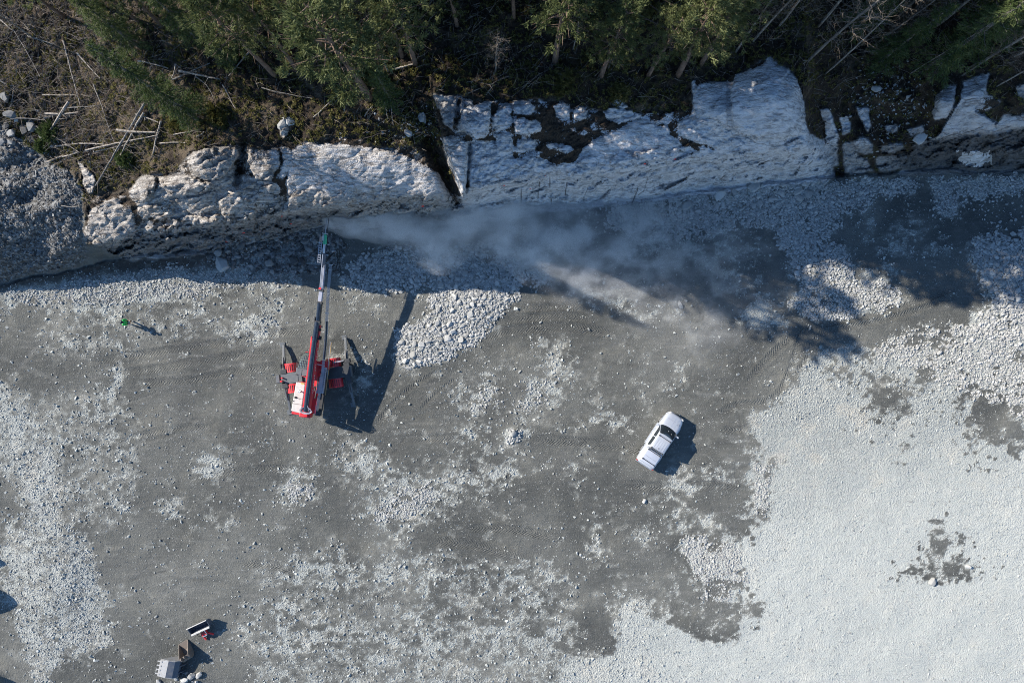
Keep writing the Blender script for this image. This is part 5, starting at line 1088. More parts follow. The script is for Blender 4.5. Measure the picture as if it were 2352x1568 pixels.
MB().tube([(-.25, 10.6, BZ(10.6) + .3), (-.05, 10.95, BZ(10.9) + .3), (-.2, 11.0, BZ(10.9) + .3)], .025, 5).tube([(-.3, 10.75, BZ(10.7) + .3), (.32, 10.78, BZ(10.7) + .3)], .03, 5).tube([(.2, 10.5, BZ(10.5) + .2), (.42, 10.48, BZ(10.5) + .15)], .05, 6).tube([(.12, 11.35, BZ(11) + .2), (.4, 11.4, BZ(11) + .2)], .035, 6).tube([(-.25, 11.45, BZ(11.4) + .2), (0, 11.45, BZ(11.4) + .2)], .03, 5).build('support_bracket', M_STEEL, feed)
hs = MB()
rr = random.Random(9)
for k in range(5):
    hs.tube(smooth_line([(.3, 10.3 - .1 * k, BZ(10) + .2), (.75 + .1 * k, 10.7 + .15 * k, BZ(10.2) - .3), (.95 + rr.random() * .3, 10.1 - .2 * k, BZ(10) - .6), (.5, 9.5, BZ(9.5) - .1), (.45, 8.9, BZ(9) + .05)], 5), .025, 5)
hs.tube([(.55, 10.85, BZ(10.9) - .1), (.8, 10.95, BZ(10.9) - .05), (1.0, 10.98, BZ(10.9) - .1)], .03, 5); hs.build('hose_loop', M_BLACK, feed, True)
MB().tube([(.62, 10.86, BZ(10.9) + .05), (.78, 10.9, BZ(10.9) + .05), (.98, 10.94, BZ(10.9) + .05)], [.06, .05, .02], 6).build('spare_bit', M_STEEL, feed)
# long bundle of drill steel and hoses on the right of the boom
bun = MB()
for k in range(5):
    o = (k - 2) * .052
    bun.tube(smooth_line([(.60 + o, 9.75, BZ(9.75) - .1), (.68 + o, 6.5, BZ(6.5) - .25), (.84 + o, 3.4, BZ(3.4) - .42), (.88 + o * .9, 1.2, 2.95), (.82 + o, -1.4, 2.55), (.70 + o * 1.2, -2.6, 2.3), (.66 + o * 1.3, -3.45, 2.1)], 5), .016, 5)
bun.build('rod_bundle', M_STEEL, tur)
MB().tube(smooth_line([(.80, 4.9, BZ(5) - .3), (.90, 3.0, BZ(3) - .42), (.92, 1.6, 3.02)], 5), .07, 7).build('hose_bundle', M_DGREY, tur, True)
MB().box((.62, 9.75, BZ(9.75) - .1), (.34, .06, .08)).box((.63, 9.3, BZ(9.3) - .1), (.3, .05, .07)).box((.72, 5.6, BZ(5.6) - .3), (.34, .06, .06)).box((.60, 1.05, 2.95), (.85, .07, .06), rz=-.06).build('bundle_clamp', M_WHITE, tur)
mg = MB().slab([(.70, .84), (1.02, .84), (1.06, -1.46), (.42, -1.52)], 2.05, 2.42).build('rod_magazine', M_LGREY, tur, bevel=.02)
sl = MB()
for k in range(8): sl.box((1.0, .55 - .2 * k, 2.424), (.035, .11, .012), rz=.05)
sl.box((.72, -.3, 2.424), (.6, .015, .012)).box((.82, .3, 2.424), (.34, .015, .012)); sl.build('magazine_slot', M_BLACK, mg)
MB().tube(smooth_line([(.55, .35, 2.5), (.68, .42, 2.62), (.80, .28, 2.6), (.82, .05, 2.5)], 5), .035, 6).tube(smooth_line([(.5, -.1, 2.5), (.65, .02, 2.6), (.85, .08, 2.55)], 5), .035, 6).build('hose_loop', M_BLACK, tur, True)
for a, b, m in (((1.05, 3.15, 2.35), (1.18, -.2, 2.15), M_LGREY), ((1.14, 3.1, 2.35), (1.22, .2, 2.15), M_WOOD), ((1.20, 1.4, 2.2), (1.24, -1.6, 2.15), M_WOOD)): MB().tube([a, b], .022, 6).build('marker_pole', m, tur)
co = MB()
rr = random.Random(2)
for k in range(5):
    r0 = .24 + .05 * k
    co.tube([(.02 + rr.uniform(-.05, .05) + r0 * 1.25 * math.cos(a), -3.05 + r0 * .65 * math.sin(a), 3.05 + .05 * k + .04 * math.sin(3 * a)) for a in np.linspace(0, 6.283, 19)], .022, 5)
co.tube(smooth_line([(.15, -2.6, 3.3), (.28, -2.9, 3.3), (.35, -3.4, 2.9)], 5), .025, 5); co.build('hose_coil', M_LGREY, tur, True)
MB().box((.85, -3.3, 2.1), (.42, .38, .3)).tube([(.6, -3.0, 2.1), (1.0, -3.5, 2.3)], .03, 5).tube([(.55, -3.45, 2.2), (1.05, -3.2, 2.25)], .03, 5).tube([(.35, -.2, 2.0), (.35, -2.0, 2.0)], .06, 8).tube([(.3, -.9, 2.3), (.3, -1.35, 2.3)], .05, 8).build('rear_hydraulics', M_DGREY, tur, bevel=.01)
for y in (-.55, -.85): MB().box((.42 - .02 * y, y - .6, 2.25), (.07, .25, .1)).build('red_bracket', M_RED, tur, bevel=.01)

# ------------------------------------------------------------------ pickup
M_CAR = paint('silver white paint', (.44, .475, .53), .28, .12, dirt=.05, coat=.7, spec=.6); M_CARD = paint('bed cover paint', (.45, .49, .57), .35, .1, dirt=.06, coat=.4)
cx_, cy_ = 1518, 1011
car = empty('pickup', P(cx_ - 5, cy_ - 4, 0)); car.rotation_euler = (0, 0, rad(56.5)); car.location.z = zat(cx_, cy_) - .02
tag(car, 'silver white double cab pickup with dark roof bars parked on the dirt', 'pickup')
def topz(x):
    return float(np.interp(x, [-2.68, -2.6, -1.1, .6, 1.3, 1.5, 2.1, 2.45, 2.62, 2.68], [1.06, 1.12, 1.13, 1.12, 1.11, 1.10, 1.03, .96, .86, .72]))
def halfw(x):
    return float(np.interp(x, [-2.68, -2.55, -2.3, -1, 1, 1.9, 2.3, 2.5, 2.62, 2.68], [.80, .90, .925, .93, .93, .925, .86, .74, .58, .46]))
rings = []
for x in [-2.68, -2.62, -2.5, -2.3, -1.9, -1.5, -1.1, -.6, 0, .6, 1.1, 1.4, 1.7, 2.0, 2.2, 2.35, 2.48, 2.57, 2.64, 2.68]:
    w, z = halfw(x), topz(x); r = []
    for s in (1, -1):
        side = [(w * .90, .34), (w * .985, .42), (w, .62), (w * .985, .82), (w * .94, z - .10), (w * .86, z - .02), (w * .6, z + .015), (w * .25, z + .03)]
        r += [(x, s * a, b) for a, b in (side if s == 1 else side[::-1])]
    rings.append(r)
body = MB().loft(rings).build('body', M_CAR, car, True, angle=50)
# dark underbody and sill
MB().box((0, 0, .36), (4.9, 1.6, .16)).build('underbody', M_BLACK, car)
for s in (1, -1):
    MB().box((.1, s * .97, .40), (2.2, .14, .06)).build('side_step', M_STEEL, car, bevel=.02)
# greenhouse
gh = []
for z, xf, xr, w, dx in [(1.08, 1.42, -1.10, .88, .20), (1.35, 1.10, -1.07, .83, .17), (1.62, .78, -1.04, .75, .12), (1.745, .58, -1.02, .69, .08), (1.79, .48, -.98, .62, .05)]:
    ring = [(xr, -w, z), (xr, w, z)]
    for t in np.linspace(1, -1, 9): ring.append((xf + dx * (1 - t * t) - dx, w * t * (.98 if abs(t) == 1 else 1), z))
    gh.append(ring)
cabn = MB().loft(gh).build('cab', M_CAR, car, True, angle=35)
def lerp3(a, b, t): return tuple(a[i] + (b[i] - a[i]) * t for i in range(3))
# windscreen follows the front of the greenhouse, set a little proud
ws = MB(); rowsW = []
for lev, f in ((0, .10), (0, .9), (1, .5), (2, .5), (2, .98)):
    lo, hi = gh[lev], gh[lev + 1]; row = []
    for k in range(2, 11):
        p = lerp3(lo[k], hi[k], f); row.append((p[0] + .012, p[1] * .955, p[2] + .012))
    rowsW.append(row)
ws.loft(rowsW, False, False); ws.build('windscreen', M_GLASS, car, True)
for s in (1, -1):
    wd = lambda x, z: (x, s * (float(np.interp(z, [1.08, 1.35, 1.62, 1.745], [.88, .83, .75, .69])) + .012), z)
    MB().add([wd(1.12, 1.14), wd(.66, 1.60), wd(.02, 1.64), wd(.02, 1.14)], [(0, 1, 2, 3)]).build('front_side_window', M_GLASS, car)
    MB().add([wd(-.06, 1.14), wd(-.06, 1.64), wd(-.80, 1.62), wd(-.95, 1.35), wd(-.92, 1.14)], [(0, 1, 2, 3, 4)]).build('rear_side_window', M_GLASS, car)
    m = MB().box((1.02, s * 1.03, 1.14), (.16, .26, .17)).build('door_mirror', M_CAR, car, bevel=.04)
    MB().box((2.52, s * .62, .80), (.22, .28, .16), rz=s * -.75).build('headlight', M_WHITE, car, bevel=.03)
    MB().box((-2.66, s * .82, .86), (.10, .15, .36)).build('tail_light', paint('red lens', (.32, .06, .055), .3, dirt=0) if s > 0 else bpy.data.materials['red lens'], car, bevel=.02)
    for x in (1.55, -1.55):
        w = empty('wheel', (x, s * .84, .385)); w.parent = car
        prof = [(.24, -.11), (.33, -.13), (.38, -.10), (.385, 0), (.38, .10), (.33, .13), (.24, .11)]; n = 24
        MB().loft([[(r * math.cos(a), o, r * math.sin(a)) for r, o in prof] for a in [2 * math.pi * i / n for i in range(n + 1)]], False, False).build('tyre', M_BLACK, w, True)
        MB().tube([(0, -.08, 0), (0, s * .11, 0)], .24, 18).build('rim', M_STEEL, w, True)
        ar = MB(); ar.loft([[(x + .46 * math.cos(a), s * .90, .385 + .46 * math.sin(a)), (x + .46 * math.cos(a), s * .975, .385 + .45 * math.sin(a)), (x + .40 * math.cos(a), s * .975, .385 + .39 * math.sin(a)), (x + .40 * math.cos(a), s * .90, .385 + .39 * math.sin(a))] for a in np.linspace(rad(-5), rad(185), 13)])
        ar.build('wheel_arch', M_CAR, car, True)
        MB().tube([(x, s * .80, .385), (x, s * .936, .385)], .405, 24).build('wheel_well', M_BLACK, car)
MB().add([(-1.045, -.70, 1.2), (-1.045, .70, 1.2), (-1.04, .62, 1.58), (-1.04, -.62, 1.58)], [(0, 1, 2, 3)]).add([(-1.125, -.70, 1.2), (-1.125, .70, 1.2), (-1.085, .62, 1.58), (-1.085, -.62, 1.58)], [(0, 1, 2, 3)]).build('rear_window', M_GLASS, car)
MB().box((.15, 0, 1.81), (.02, .5, .01)).build('roof_seam', M_CARD, car)
rb = MB()
for k in range(5): rb.box((-.42, -.44 + .22 * k, 1.795), (.9, .06, .022))
rb.build('roof_rib', M_CAR, car, bevel=.008)
MB().box((-.75, .02, 1.82), (.06, .06, .05)).build('aerial', M_BLACK, car)
# hard cover of the load bed, bars across roof and cover
MB().loft([[(-2.55, -.84, z0), (-1.16, -.84, z0), (-1.16, .84, z0), (-2.55, .84, z0)] if k == 0 else [(-2.55 + i, -.84 + j, z0), (-1.16 - .03, -.84 + j, z0), (-1.16 - .03, .84 - j, z0), (-2.55 + i, .84 - j, z0)] for k, (z0, i, j) in enumerate([(1.10, 0, 0), (1.30, .03, .06), (1.40, .08, .16), (1.42, .14, .24)])]).build('bed_cover', M_CARD, car, True, bevel=.02, angle=25)
MB().box((-1.86, 0, 1.425), (.012, 1.1, .012)).build('cover_seam', M_DGREY, car)
for x, z, w in ((.30, 1.86, 1.24), (-.98, 1.86, 1.24), (-1.28, 1.50, 1.30), (-2.25, 1.50, 1.30)):
    b = MB().box((x, 0, z), (.055, w, .035)); b.build('roof_bar', M_DGREY, car, bevel=.01)
    MB().box((x, w / 2 - .03, z - .05), (.12, .08, .10)).box((x, -w / 2 + .03, z - .05), (.12, .08, .10)).build('bar_foot', M_BLACK, car, bevel=.01)
MB().box((-2.72, 0, .52), (.16, 1.7, .2)).build('rear_bumper', M_STEEL, car, bevel=.04)
MB().loft([[(x, y, z) for y, z in ((-w, .36), (w, .36), (w, .6), (-w, .6))] for x, w in ((2.3, .88), (2.55, .74), (2.68, .55), (2.73, .35))]).build('front_bumper', M_CAR, car, True, bevel=.02)
MB().box((2.695, 0, .68), (.03, .7, .14)).build('front_grille', M_BLACK, car)
MB().box((1.95, .33, 1.085), (.9, .035, .012), ry=.13).box((1.95, -.33, 1.085), (.9, .035, .012), ry=.13).box((1.95, 0, 1.10), (.9, .05, .012), ry=.13).build('bonnet_crease', M_CAR, car, bevel=.004)
lt = MB(); rr = random.Random(4)
for k in range(9):
    y = .58 - .09 * k
    lt.box((2.05 + rr.uniform(-.01, .01), y, topz(2.05) + .035), (.10, .035 + .02 * (k % 2), .008), ry=.1)
lt.build('bonnet_lettering', M_LGREY, car)
MB().tube([(1.95 + .10 * math.cos(a), -.52 + .10 * math.sin(a), topz(1.95) + .018 + .0 * a) for a in np.linspace(0, 6.283, 17)], .018, 4).build('bonnet_emblem', M_GREY, car)
MB().box((1.05, .0, 1.42), (.10, .08, .012), ry=.95).box((.95, -.35, 1.475), (.09, .06, .012), ry=.95).build('windscreen_sticker', M_WHITE, car)

# ------------------------------------------------------------------ loose attachments at the lower left
M_RUST = paint('worn brown steel', (.20, .165, .14), .6, .3, dirt=.35, scale=5); M_WORN = paint('worn pale steel', (.50, .50, .49), .5, .4, dirt=.3, scale=5); M_NAVY = paint('dark blue grey steel', (.06, .08, .115), .5, dirt=.25); M_ORG = paint('orange red arm', (.62, .03, .03), .45, dirt=.1)
# loader bucket, mouth upwards, on its red carrier
bk = empty('loader_bucket', on(466, 1432)); bk.rotation_euler = (0, 0, rad(25)); tag(bk, 'white edged dark loader bucket with red carrier, upper one of the three attachments', 'bucket')
prof = [(-.36, .95), (-.34, .5), (-.18, .22), (.10, .15), (.28, .35), (.36, .75)]
inn = [(.30, .75), (.22, .40), (.08, .22), (-.14, .28), (-.28, .52), (-.30, .95)]
mbk = MB()
pr2 = [(-z0, z1) for z0, z1 in prof] + [(-z0, z1) for z0, z1 in inn]
M90 = Matrix.Rotation(rad(90), 4, 'Z')
mbk.extrude(pr2, -.92, .92, M90); mbk.build('shell', M_NAVY, bk, bevel=.01)
for s in (-.94, .94): MB().extrude([(-z0, z1) for z0, z1 in prof], s - .025, s + .025, M90).build('side_plate', M_NAVY, bk)
MB().bar((-1.0, .36, .98), (.98, .36, .98), .07, .09).build('cutting_edge', M_WHITE, bk, bevel=.01)
MB().bar((-.9, -.36, .80), (.9, -.36, .80), .16, .12).build('rear_edge', M_WHITE, bk, bevel=.02)
for x in (-.35, -.02, .1): MB().box((x, -.46, .78), (.10, .18, .16)).build('bracket', M_BLACK, bk, bevel=.01)
car_ = MB().box((.02, -.72, .45), (.5, .4, .16)).bar((-.2, -.5, .5), (-.22, -.95, .4), .10, .16).bar((.28, -.5, .5), (.34, -.95, .4), .10, .16).build('carrier', M_ORG, bk, bevel=.02)
MB().bar((-.30, -.95, .25), (-.24, -1.42, .12), .13, .13).build('arm', M_ORG, bk, bevel=.02); MB().bar((.36, -.85, .45), (.62, -1.25, .18), .13, .13).build('arm', M_ORG, bk, bevel=.02)
MB().box((.0, -.95, .45), (.42, .16, .14)).tube([(.35, -.4, .85), (.3, -.9, .6)], .04, 6).build('cross_beam', M_STEEL, bk, bevel=.02)
MB().tube(smooth_line([(-.5, -.5, .5), (-.85, -.75, .1), (-.55, -1.0, .06), (-.25, -.9, .2)], 6), .025, 5).build('hose', M_BLACK, bk)
# two excavator buckets
def exc_bucket(name, loc, rz, W, sc_, mats, upside, label, teeth):
    r = empty(name, loc); r.rotation_euler = (0, 0, rz); r.scale = (sc_, sc_, sc_); tag(r, label, 'bucket')
    # profile in (x, z): lip at -x, curved back at +x
    out = [(-.95, 0), (-.2, -.05), (.35, .05), (.68, .35), (.72, .72), (.52, 1.0), (.15, 1.1)]
    inner = [(.15, 1.05), (.48, .95), (.66, .70), (.62, .38), (.32, .11), (-.2, .01), (-.95, .05)]
    fl_ = (lambda q: [(x, 1.12 - z) for x, z in q]) if upside else (lambda q: q)
    MB().extrude(fl_(out + inner), -W / 2, W / 2).build('shell', mats[1], r, bevel=.01)
    MB().extrude(fl_([(-.97, -.012), (-.2, -.062), (-.2, .0), (-.97, .06)]), -W / 2 + .002, W / 2 - .002).build('lip_plate', mats[0], r, bevel=.01)
    sp = [(-.95, .02), (-.2, -.03), (.35, .07), (.67, .35), (.71, .72), (.52, .98), (.15, 1.09), (-.35, .62)]
    for s in (-1, 1): MB().extrude(fl_(sp), s * W / 2 - (.05 if s < 0 else -.003), s * W / 2 + (.05 if s > 0 else -.003)).build('side_plate', mats[2], r, bevel=.01)
    for k in range(teeth):
        y = -W / 2 + W * (k + .5) / teeth if teeth else 0
        tp = fl_([(-1.0, .02)])[0][1]
        MB().box((-1.07, y, tp), (.26, .13, .10), taper=(1, .8)).box((-.85, y, tp), (.2, .16, .15)).build('tooth', mats[0], r, bevel=.02)
    ez = .55
    for s in (-.2, .2): MB().extrude(fl_([(.45, .92), (.15, 1.08), (.1, 1.38), (.3, 1.45), (.62, 1.15)]) if not upside else [(.62, .75), (.75, .3), (1.0, .2), (1.02, .42), (.76, .8)], s * W - .03, s * W + .03).build('hanger_ear', mats[1], r, bevel=.01)
    return r
gb_ = exc_bucket('excavator_bucket', on(404, 1523, .05), rad(-12), 1.5, 1.0, (M_WORN, M_NAVY, M_WORN), True, 'grey excavator bucket with a row of teeth, lowest of the three attachments', 4)
bb_ = exc_bucket('excavator_bucket', on(432, 1492, .02), rad(118), .95, .92, (M_RUST, M_RUST, M_RUST), False, 'brownish toothless excavator bucket tipped up between the two other attachments', 0)
bb_.rotation_euler = (0, 0, rad(-60))
# ------------------------------------------------------------------ the worker
def flat_mat(name, col, rough=.7):
    m, t = new_mat(name); n = t.noise(t.n('ShaderNodeTexCoord').outputs['Object'], 14, 3, .6)
    finish(t, t.mix(t.math('MULTIPLY', n, .35), (*col, 1), (col[0] * .6, col[1] * .6, col[2] * .6, 1)), rough); return m
M_SKIN = flat_mat('skin', (.50, .30, .22)); M_HIVIS = flat_mat('green work jacket', (.05, .62, .13)); M_TROU = flat_mat('dark work trousers', (.018, .02, .024)); M_BOOT = flat_mat('pale boots', (.55, .54, .50)); M_HELM = flat_mat('dark helmet', (.015, .022, .04), .25); M_HAIR = flat_mat('dark hair', (.02, .014, .01)); M_CTRL = flat_mat('control box', (.55, .22, .06), .4)
def skin(name, joints, edges, mat, parent, root=0, sub=2):
    me = bpy.data.meshes.new(name); me.from_pydata([j[0] for j in joints], edges, []); me.update()
    o = add_obj(name, me, mat, parent)
    o.modifiers.new('skin', 'SKIN').use_smooth_shade = True
    for i, j in enumerate(joints):
        sv = me.skin_vertices[0].data[i]; sv.radius = (j[1], j[1] if len(j) < 3 else j[2]); sv.use_root = (i == root)
    o.modifiers.new('sub', 'SUBSURF').levels = sub; o.modifiers['sub'].render_levels = sub
    return o
man = empty('person', on(303, 741, .02)); man.rotation_euler = (0, 0, rad(4)); tag(man, 'worker in a green jacket and dark helmet standing on the dirt, holding a control box', 'person')
# x forward; hips 0.92, shoulders 1.45, head 1.66
J = [((0, 0, .93), .13, .15), ((.01, 0, 1.15), .12, .14), ((.0, 0, 1.36), .12, .16), ((.0, 0, 1.50), .055), ((.02, 0, 1.57), .058), ((.035, 0, 1.66), .098, .085), ((.03, 0, 1.74), .075, .07)]
E = [(0, 1), (1, 2), (2, 3), (3, 4), (4, 5), (5, 6)]
def chain(start, pts):
    prev = start
    for p in pts:
        J.append(p); E.append((prev, len(J) - 1)); prev = len(J) - 1
    return prev
for s in (1, -1):
    sh = chain(2, [((0, s * .19, 1.43), .065), ((.05, s * .25, 1.17), .048), ((.27, s * .19, 1.10), .036), ((.33, s * .165, 1.10), .030), ((.38, s * .15, 1.10), .036)])
    for k in range(4): chain(sh, [((.42, s * (.12 + .02 * k), 1.10 - .004 * k), .010), ((.455 + .006 * (1.5 - abs(k - 1.5)), s * (.12 + .02 * k), 1.08), .009), ((.46, s * (.12 + .02 * k), 1.055), .008)])
    chain(sh - 1, [((.37, s * .125, 1.125), .011), ((.41, s * .105, 1.13), .009)])
    chain(0, [((.0, s * .10, .86), .095), ((.06 if s > 0 else -.03, s * .12, .48), .062), ((.04 if s > 0 else -.12, s * .13, .11), .042), ((.05 if s > 0 else -.12, s * .13, .05), .045), ((.18 if s > 0 else .02, s * .14, .035), .035)])
body_ = skin('body', J, E, M_SKIN, man)
jk = [((0, 0, .86), .165, .18), ((.01, 0, 1.10), .155, .175), ((0, 0, 1.36), .145, .19), ((0, 0, 1.49), .08)]; je = [(0, 1), (1, 2), (2, 3)]
for s in (1, -1):
    b = len(jk); jk += [((0, s * .20, 1.43), .09), ((.05, s * .26, 1.17), .07), ((.26, s * .195, 1.10), .052)]; je += [(2, b), (b, b + 1), (b + 1, b + 2)]
skin('jacket', jk, je, M_HIVIS, man, 0, 2)
tk = [((0, 0, .88), .14, .165)]; te = []
for s in (1, -1):
    b = len(tk); tk += [((0, s * .105, .80), .108), ((.06 if s > 0 else -.03, s * .12, .48), .078), ((.04 if s > 0 else -.12, s * .13, .12), .066)]; te += [(0, b), (b, b + 1), (b + 1, b + 2)]
skin('trousers', tk, te, M_TROU, man, 0, 2)
for s in (1, -1):
    x0 = .05 if s > 0 else -.12
    skin('boot', [((x0 - .04, s * .13, .07), .06), ((x0 + .06, s * .135, .055), .055), ((x0 + .16, s * .14, .045), .048), ((x0, s * .13, .16), .06)], [(0, 1), (1, 2), (0, 3)], M_BOOT, man)
hm = MB(); rings = []
for z, r in [(1.69, .135), (1.72, .132), (1.77, .118), (1.81, .085), (1.83, .04), (1.835, .005)]: rings.append([(.03 + r * 1.12 * math.cos(a), r * math.sin(a), z) for a in np.linspace(0, 2 * math.pi, 18, endpoint=False)])
hm.loft(rings); hm.box((.15, 0, 1.70), (.12, .17, .02)); hm.build('helmet', M_HELM, man, True)
MB().loft([[(.01 + r * math.cos(a), r * .9 * math.sin(a), z) for a in np.linspace(rad(70), rad(290), 12)] for z, r in [(1.56, .085), (1.62, .10), (1.70, .103)]], False, False).build('hair', M_HAIR, man, True)
for s in (1, -1): MB().tube([(.115, s * .032, 1.665), (.125, s * .032, 1.665)], .013, 8).build('eye', M_HELM, man)
MB().loft([[(.115, -.012, 1.655), (.115, .012, 1.655), (.118, 0, 1.66)], [(.12, -.018, 1.625), (.12, .018, 1.625), (.148, 0, 1.628)]]).build('nose', M_SKIN, man, True)
MB().box((.118, 0, 1.595), (.008, .05, .010)).build('mouth', flat_mat('lips', (.40, .16, .14)), man)
ct = empty('remote_control', man.location + Vector((.40, .03, 1.09))); ct.rotation_euler = (0, 0, rad(4)); tag(ct, 'small orange and white remote control box held in front by the worker', 'remote control')
MB().box((0, 0, 0), (.16, .24, .10)).build('case', M_CTRL, ct, bevel=.02)
MB().box((0, 0, .055), (.11, .19, .012)).build('panel', M_BOOT, ct)
for s in (1, -1): MB().tube([(0, s * .05, .06), (.01, s * .05, .11)], .010, 6).build('joystick', M_HELM, ct)

# ------------------------------------------------------------------ overhead cables in the wood, snow patch
M_CAB = paint('black cable', (.02, .022, .03), .5, dirt=0)
for (a, b, lab) in (((1390, -25, 19), (1545, 70, 16), 'left of two dark cables hanging over the dark gap between pines'), ((1450, -28, 19), (1590, 66, 16), 'right of two dark cables hanging over the dark gap between pines')):
    p, q = P(*a), P(*b); pts = [p.lerp(q, t) - Vector((0, 0, .5 * 4 * t * (1 - t))) for t in np.linspace(0, 1, 9)]
    o = MB().tube([x - p for x in pts], .035, 6).build('cable', M_CAB); o.location = p; tag(o, lab, 'cable', 'cables in the wood')
m_sn, t_ = new_mat('old snow'); ps = t_.n('ShaderNodeNewGeometry').outputs['Position']; nn = t_.noise(ps, 1.4, 5, .65)
finish(t_, t_.ramp(nn, [(.38, (.30, .29, .27)), (.5, (.5, .52, .54)), (.7, (.74, .76, .78))]), .6, bump=nn, strength=.25, dist=.06)
sg = np.arange(-42, 43, 2.0); su, sv = np.meshgrid(sg, sg * .52)
rr_ = np.hypot(su / 36, sv / 17) + .5 * fbm((su + 900) / 12, sv / 9, 501, 3); hgt = .22 * np.clip(1 - rr_ ** 2, -.6, 1)
uu_, vv2 = 2238 + su, 366 + sv; zz_ = samp(Z, uu_.ravel(), vv2.ravel()).reshape(su.shape)
k_ = np.ones((5, 5)) / 25; zs_ = zz_.copy()
for _ in range(4): zs_[1:-1, 1:-1] = (zs_[:-2, 1:-1] + zs_[2:, 1:-1] + zs_[1:-1, :-2] + zs_[1:-1, 2:] + zs_[1:-1, 1:-1]) / 5
zz_ = np.maximum(zs_ + hgt, np.where(hgt > 0, zz_ + hgt * .3, zz_ - .5)); s_ = G * (1 - zz_ / H)
V3 = np.stack([(uu_ - CU) * s_, (CV - vv2) * s_, zz_], -1).reshape(-1, 3); n_ = len(sg); ii = np.arange(n_ * n_).reshape(n_, n_)
tag(add_obj('snow_patch', np_mesh('snow_patch', V3, np.stack([ii[1:, :-1], ii[1:, 1:], ii[:-1, 1:], ii[:-1, :-1]], -1).reshape(-1, 4), True), m_sn), 'bright old snow patch in the dark hollow at the right cliff', 'snow', kind='stuff')

# ------------------------------------------------------------------ drilling dust: a plume drifting from the hole
def dust():
    PUFF = [((765, 506), 4.2, .8, .9), ((805, 510), 4.0, 1.2, .95), ((860, 506), 3.8, 1.6, .9), ((925, 512), 3.4, 2.0, .7), ((985, 540), 3.0, 2.2, .45), ((1012, 583), 2.2, 1.6, .9), ((1065, 497), 3.4, 2.2, .8), ((1140, 515), 2.6, 2.8, .6), ((1215, 528), 1.7, 3.2, .62), ((1262, 580), 1.7, 2.8, .36), ((1320, 540), 1.4, 3.6, .36), ((1345, 605), 1.2, 3.6, .16), ((1430, 555), 1.3, 4.6, .24), ((1500, 625), 1.1, 5.0, .13), ((1600, 670), 1.1, 5.4, .12), ((1700, 620), 1.1, 4.6, .08), ((1560, 760), 1.1, 5.0, .05)]
    bm = bmesh.new()
    for (u, v), z, r, d in PUFF:
        c = P(u, v, z); bmesh.ops.create_icosphere(bm, subdivisions=3, radius=1, matrix=Matrix.Translation(c) @ Matrix.Diagonal((r * 1.5, r * 1.3, min(r * 1.0, z * 1.05), 1)))
    me = bpy.data.meshes.new('dust_cloud'); bm.to_mesh(me); bm.free()
    o = bpy.data.objects.new('dust_cloud', me); COL.objects.link(o)
    rm = o.modifiers.new('remesh', 'REMESH'); rm.mode = 'VOXEL'; rm.voxel_size = .35
    sm = o.modifiers.new('smooth', 'SMOOTH'); sm.iterations = 6
    m, t = new_mat('drilling dust')
    pos = t.n('ShaderNodeNewGeometry').outputs['Position']
    tot = None
    for (u, v), z, r, d in PUFF:
        c = P(u, v, z)
        q = t.n('ShaderNodeVectorMath', {0: pos, 1: tuple(c)}, operation='SUBTRACT').outputs[0]
        q = t.n('ShaderNodeVectorMath', {0: q, 1: (1 / r, 1 / (r * .85), 1 / (min(r, z) * .62))}, operation='MULTIPLY').outputs[0]
        l = t.n('ShaderNodeVectorMath', {0: q, 1: q}, operation='DOT_PRODUCT').outputs['Value']
        g = t.math('MULTIPLY', t.math('EXPONENT', t.math('MULTIPLY', l, -1.35)), d)
        tot = g if tot is None else t.math('ADD', tot, g)
    mp = t.n('ShaderNodeMapping', {'Vector': pos, 'Scale': (.75, 1, .8), 'Rotation': (0, 0, rad(18))}).outputs[0]
    n = t.noise(mp, .50, 7, .62, .25); n2 = t.noise(mp, .22, 3, .5)
    f = t.math('MULTIPLY', t.ss(n, .42, .66), t.math('ADD', .35, t.math('MULTIPLY', n2, 1.3)))
    den = t.math('MULTIPLY', t.math('MULTIPLY', tot, t.math('ADD', f, .15)), 3.6)
    vol = t.n('ShaderNodeVolumePrincipled', {'Color': (.97, .98, .99, 1), 'Density': den, 'Anisotropy': .1})
    out = t.n('ShaderNodeOutputMaterial'); t.t.links.new(vol.outputs[0], out.inputs['Volume'])
    me.materials.append(m); tag(o, 'pale drilling dust plume drifting right from the drill hole', 'dust', kind='stuff')
dust()

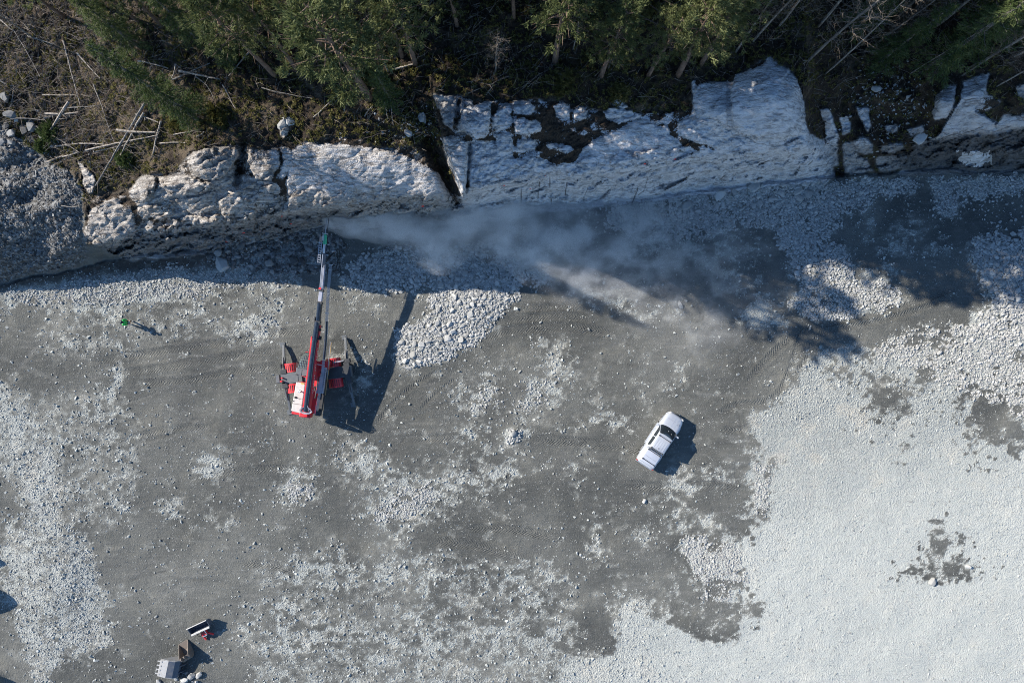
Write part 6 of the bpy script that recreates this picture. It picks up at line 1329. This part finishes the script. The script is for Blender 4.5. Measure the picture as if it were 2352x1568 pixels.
# ------------------------------------------------------------------ light, sky, camera
EL, AZ = rad(31.5), rad(23)          # sun height; the shadows run right and a little down in the picture
to_sun = Vector((-math.cos(AZ) * math.cos(EL), math.sin(AZ) * math.cos(EL), math.sin(EL)))
w = bpy.data.worlds.new('World'); sc.world = w; w.use_nodes = True
nt = w.node_tree; nt.nodes.clear()
sky = nt.nodes.new('ShaderNodeTexSky'); sky.sky_type = 'NISHITA'; sky.sun_disc = False; sky.sun_elevation = EL
sky.sun_rotation = math.atan2(to_sun.x, to_sun.y); sky.altitude = 300; sky.dust_density = .2; sky.ozone_density = 7.0; sky.air_density = 1.35
bg = nt.nodes.new('ShaderNodeBackground'); bg.inputs[1].default_value = .098
wo = nt.nodes.new('ShaderNodeOutputWorld'); nt.links.new(sky.outputs[0], bg.inputs[0]); nt.links.new(bg.outputs[0], wo.inputs[0])
sl_ = bpy.data.lights.new('Sun', 'SUN'); sl_.energy = 5.0; sl_.angle = rad(.5); sl_.color = (1.0, .91, .79)
so_ = bpy.data.objects.new('Sun', sl_); COL.objects.link(so_); so_.rotation_euler = to_sun.to_track_quat('Z', 'Y').to_euler(); so_.location = to_sun * 100
cam = bpy.data.cameras.new('Camera'); cam.sensor_width = 36; cam.lens = 36 * H / (2352 * G); cam.clip_end = 5000; cam.clip_start = 1
co_ = bpy.data.objects.new('Camera', cam); COL.objects.link(co_); co_.location = (0, 0, H); co_.rotation_euler = (0, 0, 0); sc.camera = co_
sc.view_settings.view_transform = 'Standard'; sc.view_settings.look = 'None'; sc.view_settings.exposure = .86; sc.view_settings.gamma = 1
sc.cycles.max_bounces = 7; sc.cycles.diffuse_bounces = 3; sc.cycles.transparent_max_bounces = 8; sc.cycles.volume_bounces = 2; sc.cycles.volume_step_rate = 3.0; sc.cycles.volume_max_steps = 96; sc.cycles.use_adaptive_sampling = True; sc.cycles.adaptive_threshold = .018
sc.cycles.filter_width = 1.0; sc.cycles.use_denoising = True; sc.cycles.denoising_prefilter = 'NONE'; sc.cycles.denoiser = 'OPENIMAGEDENOISE'
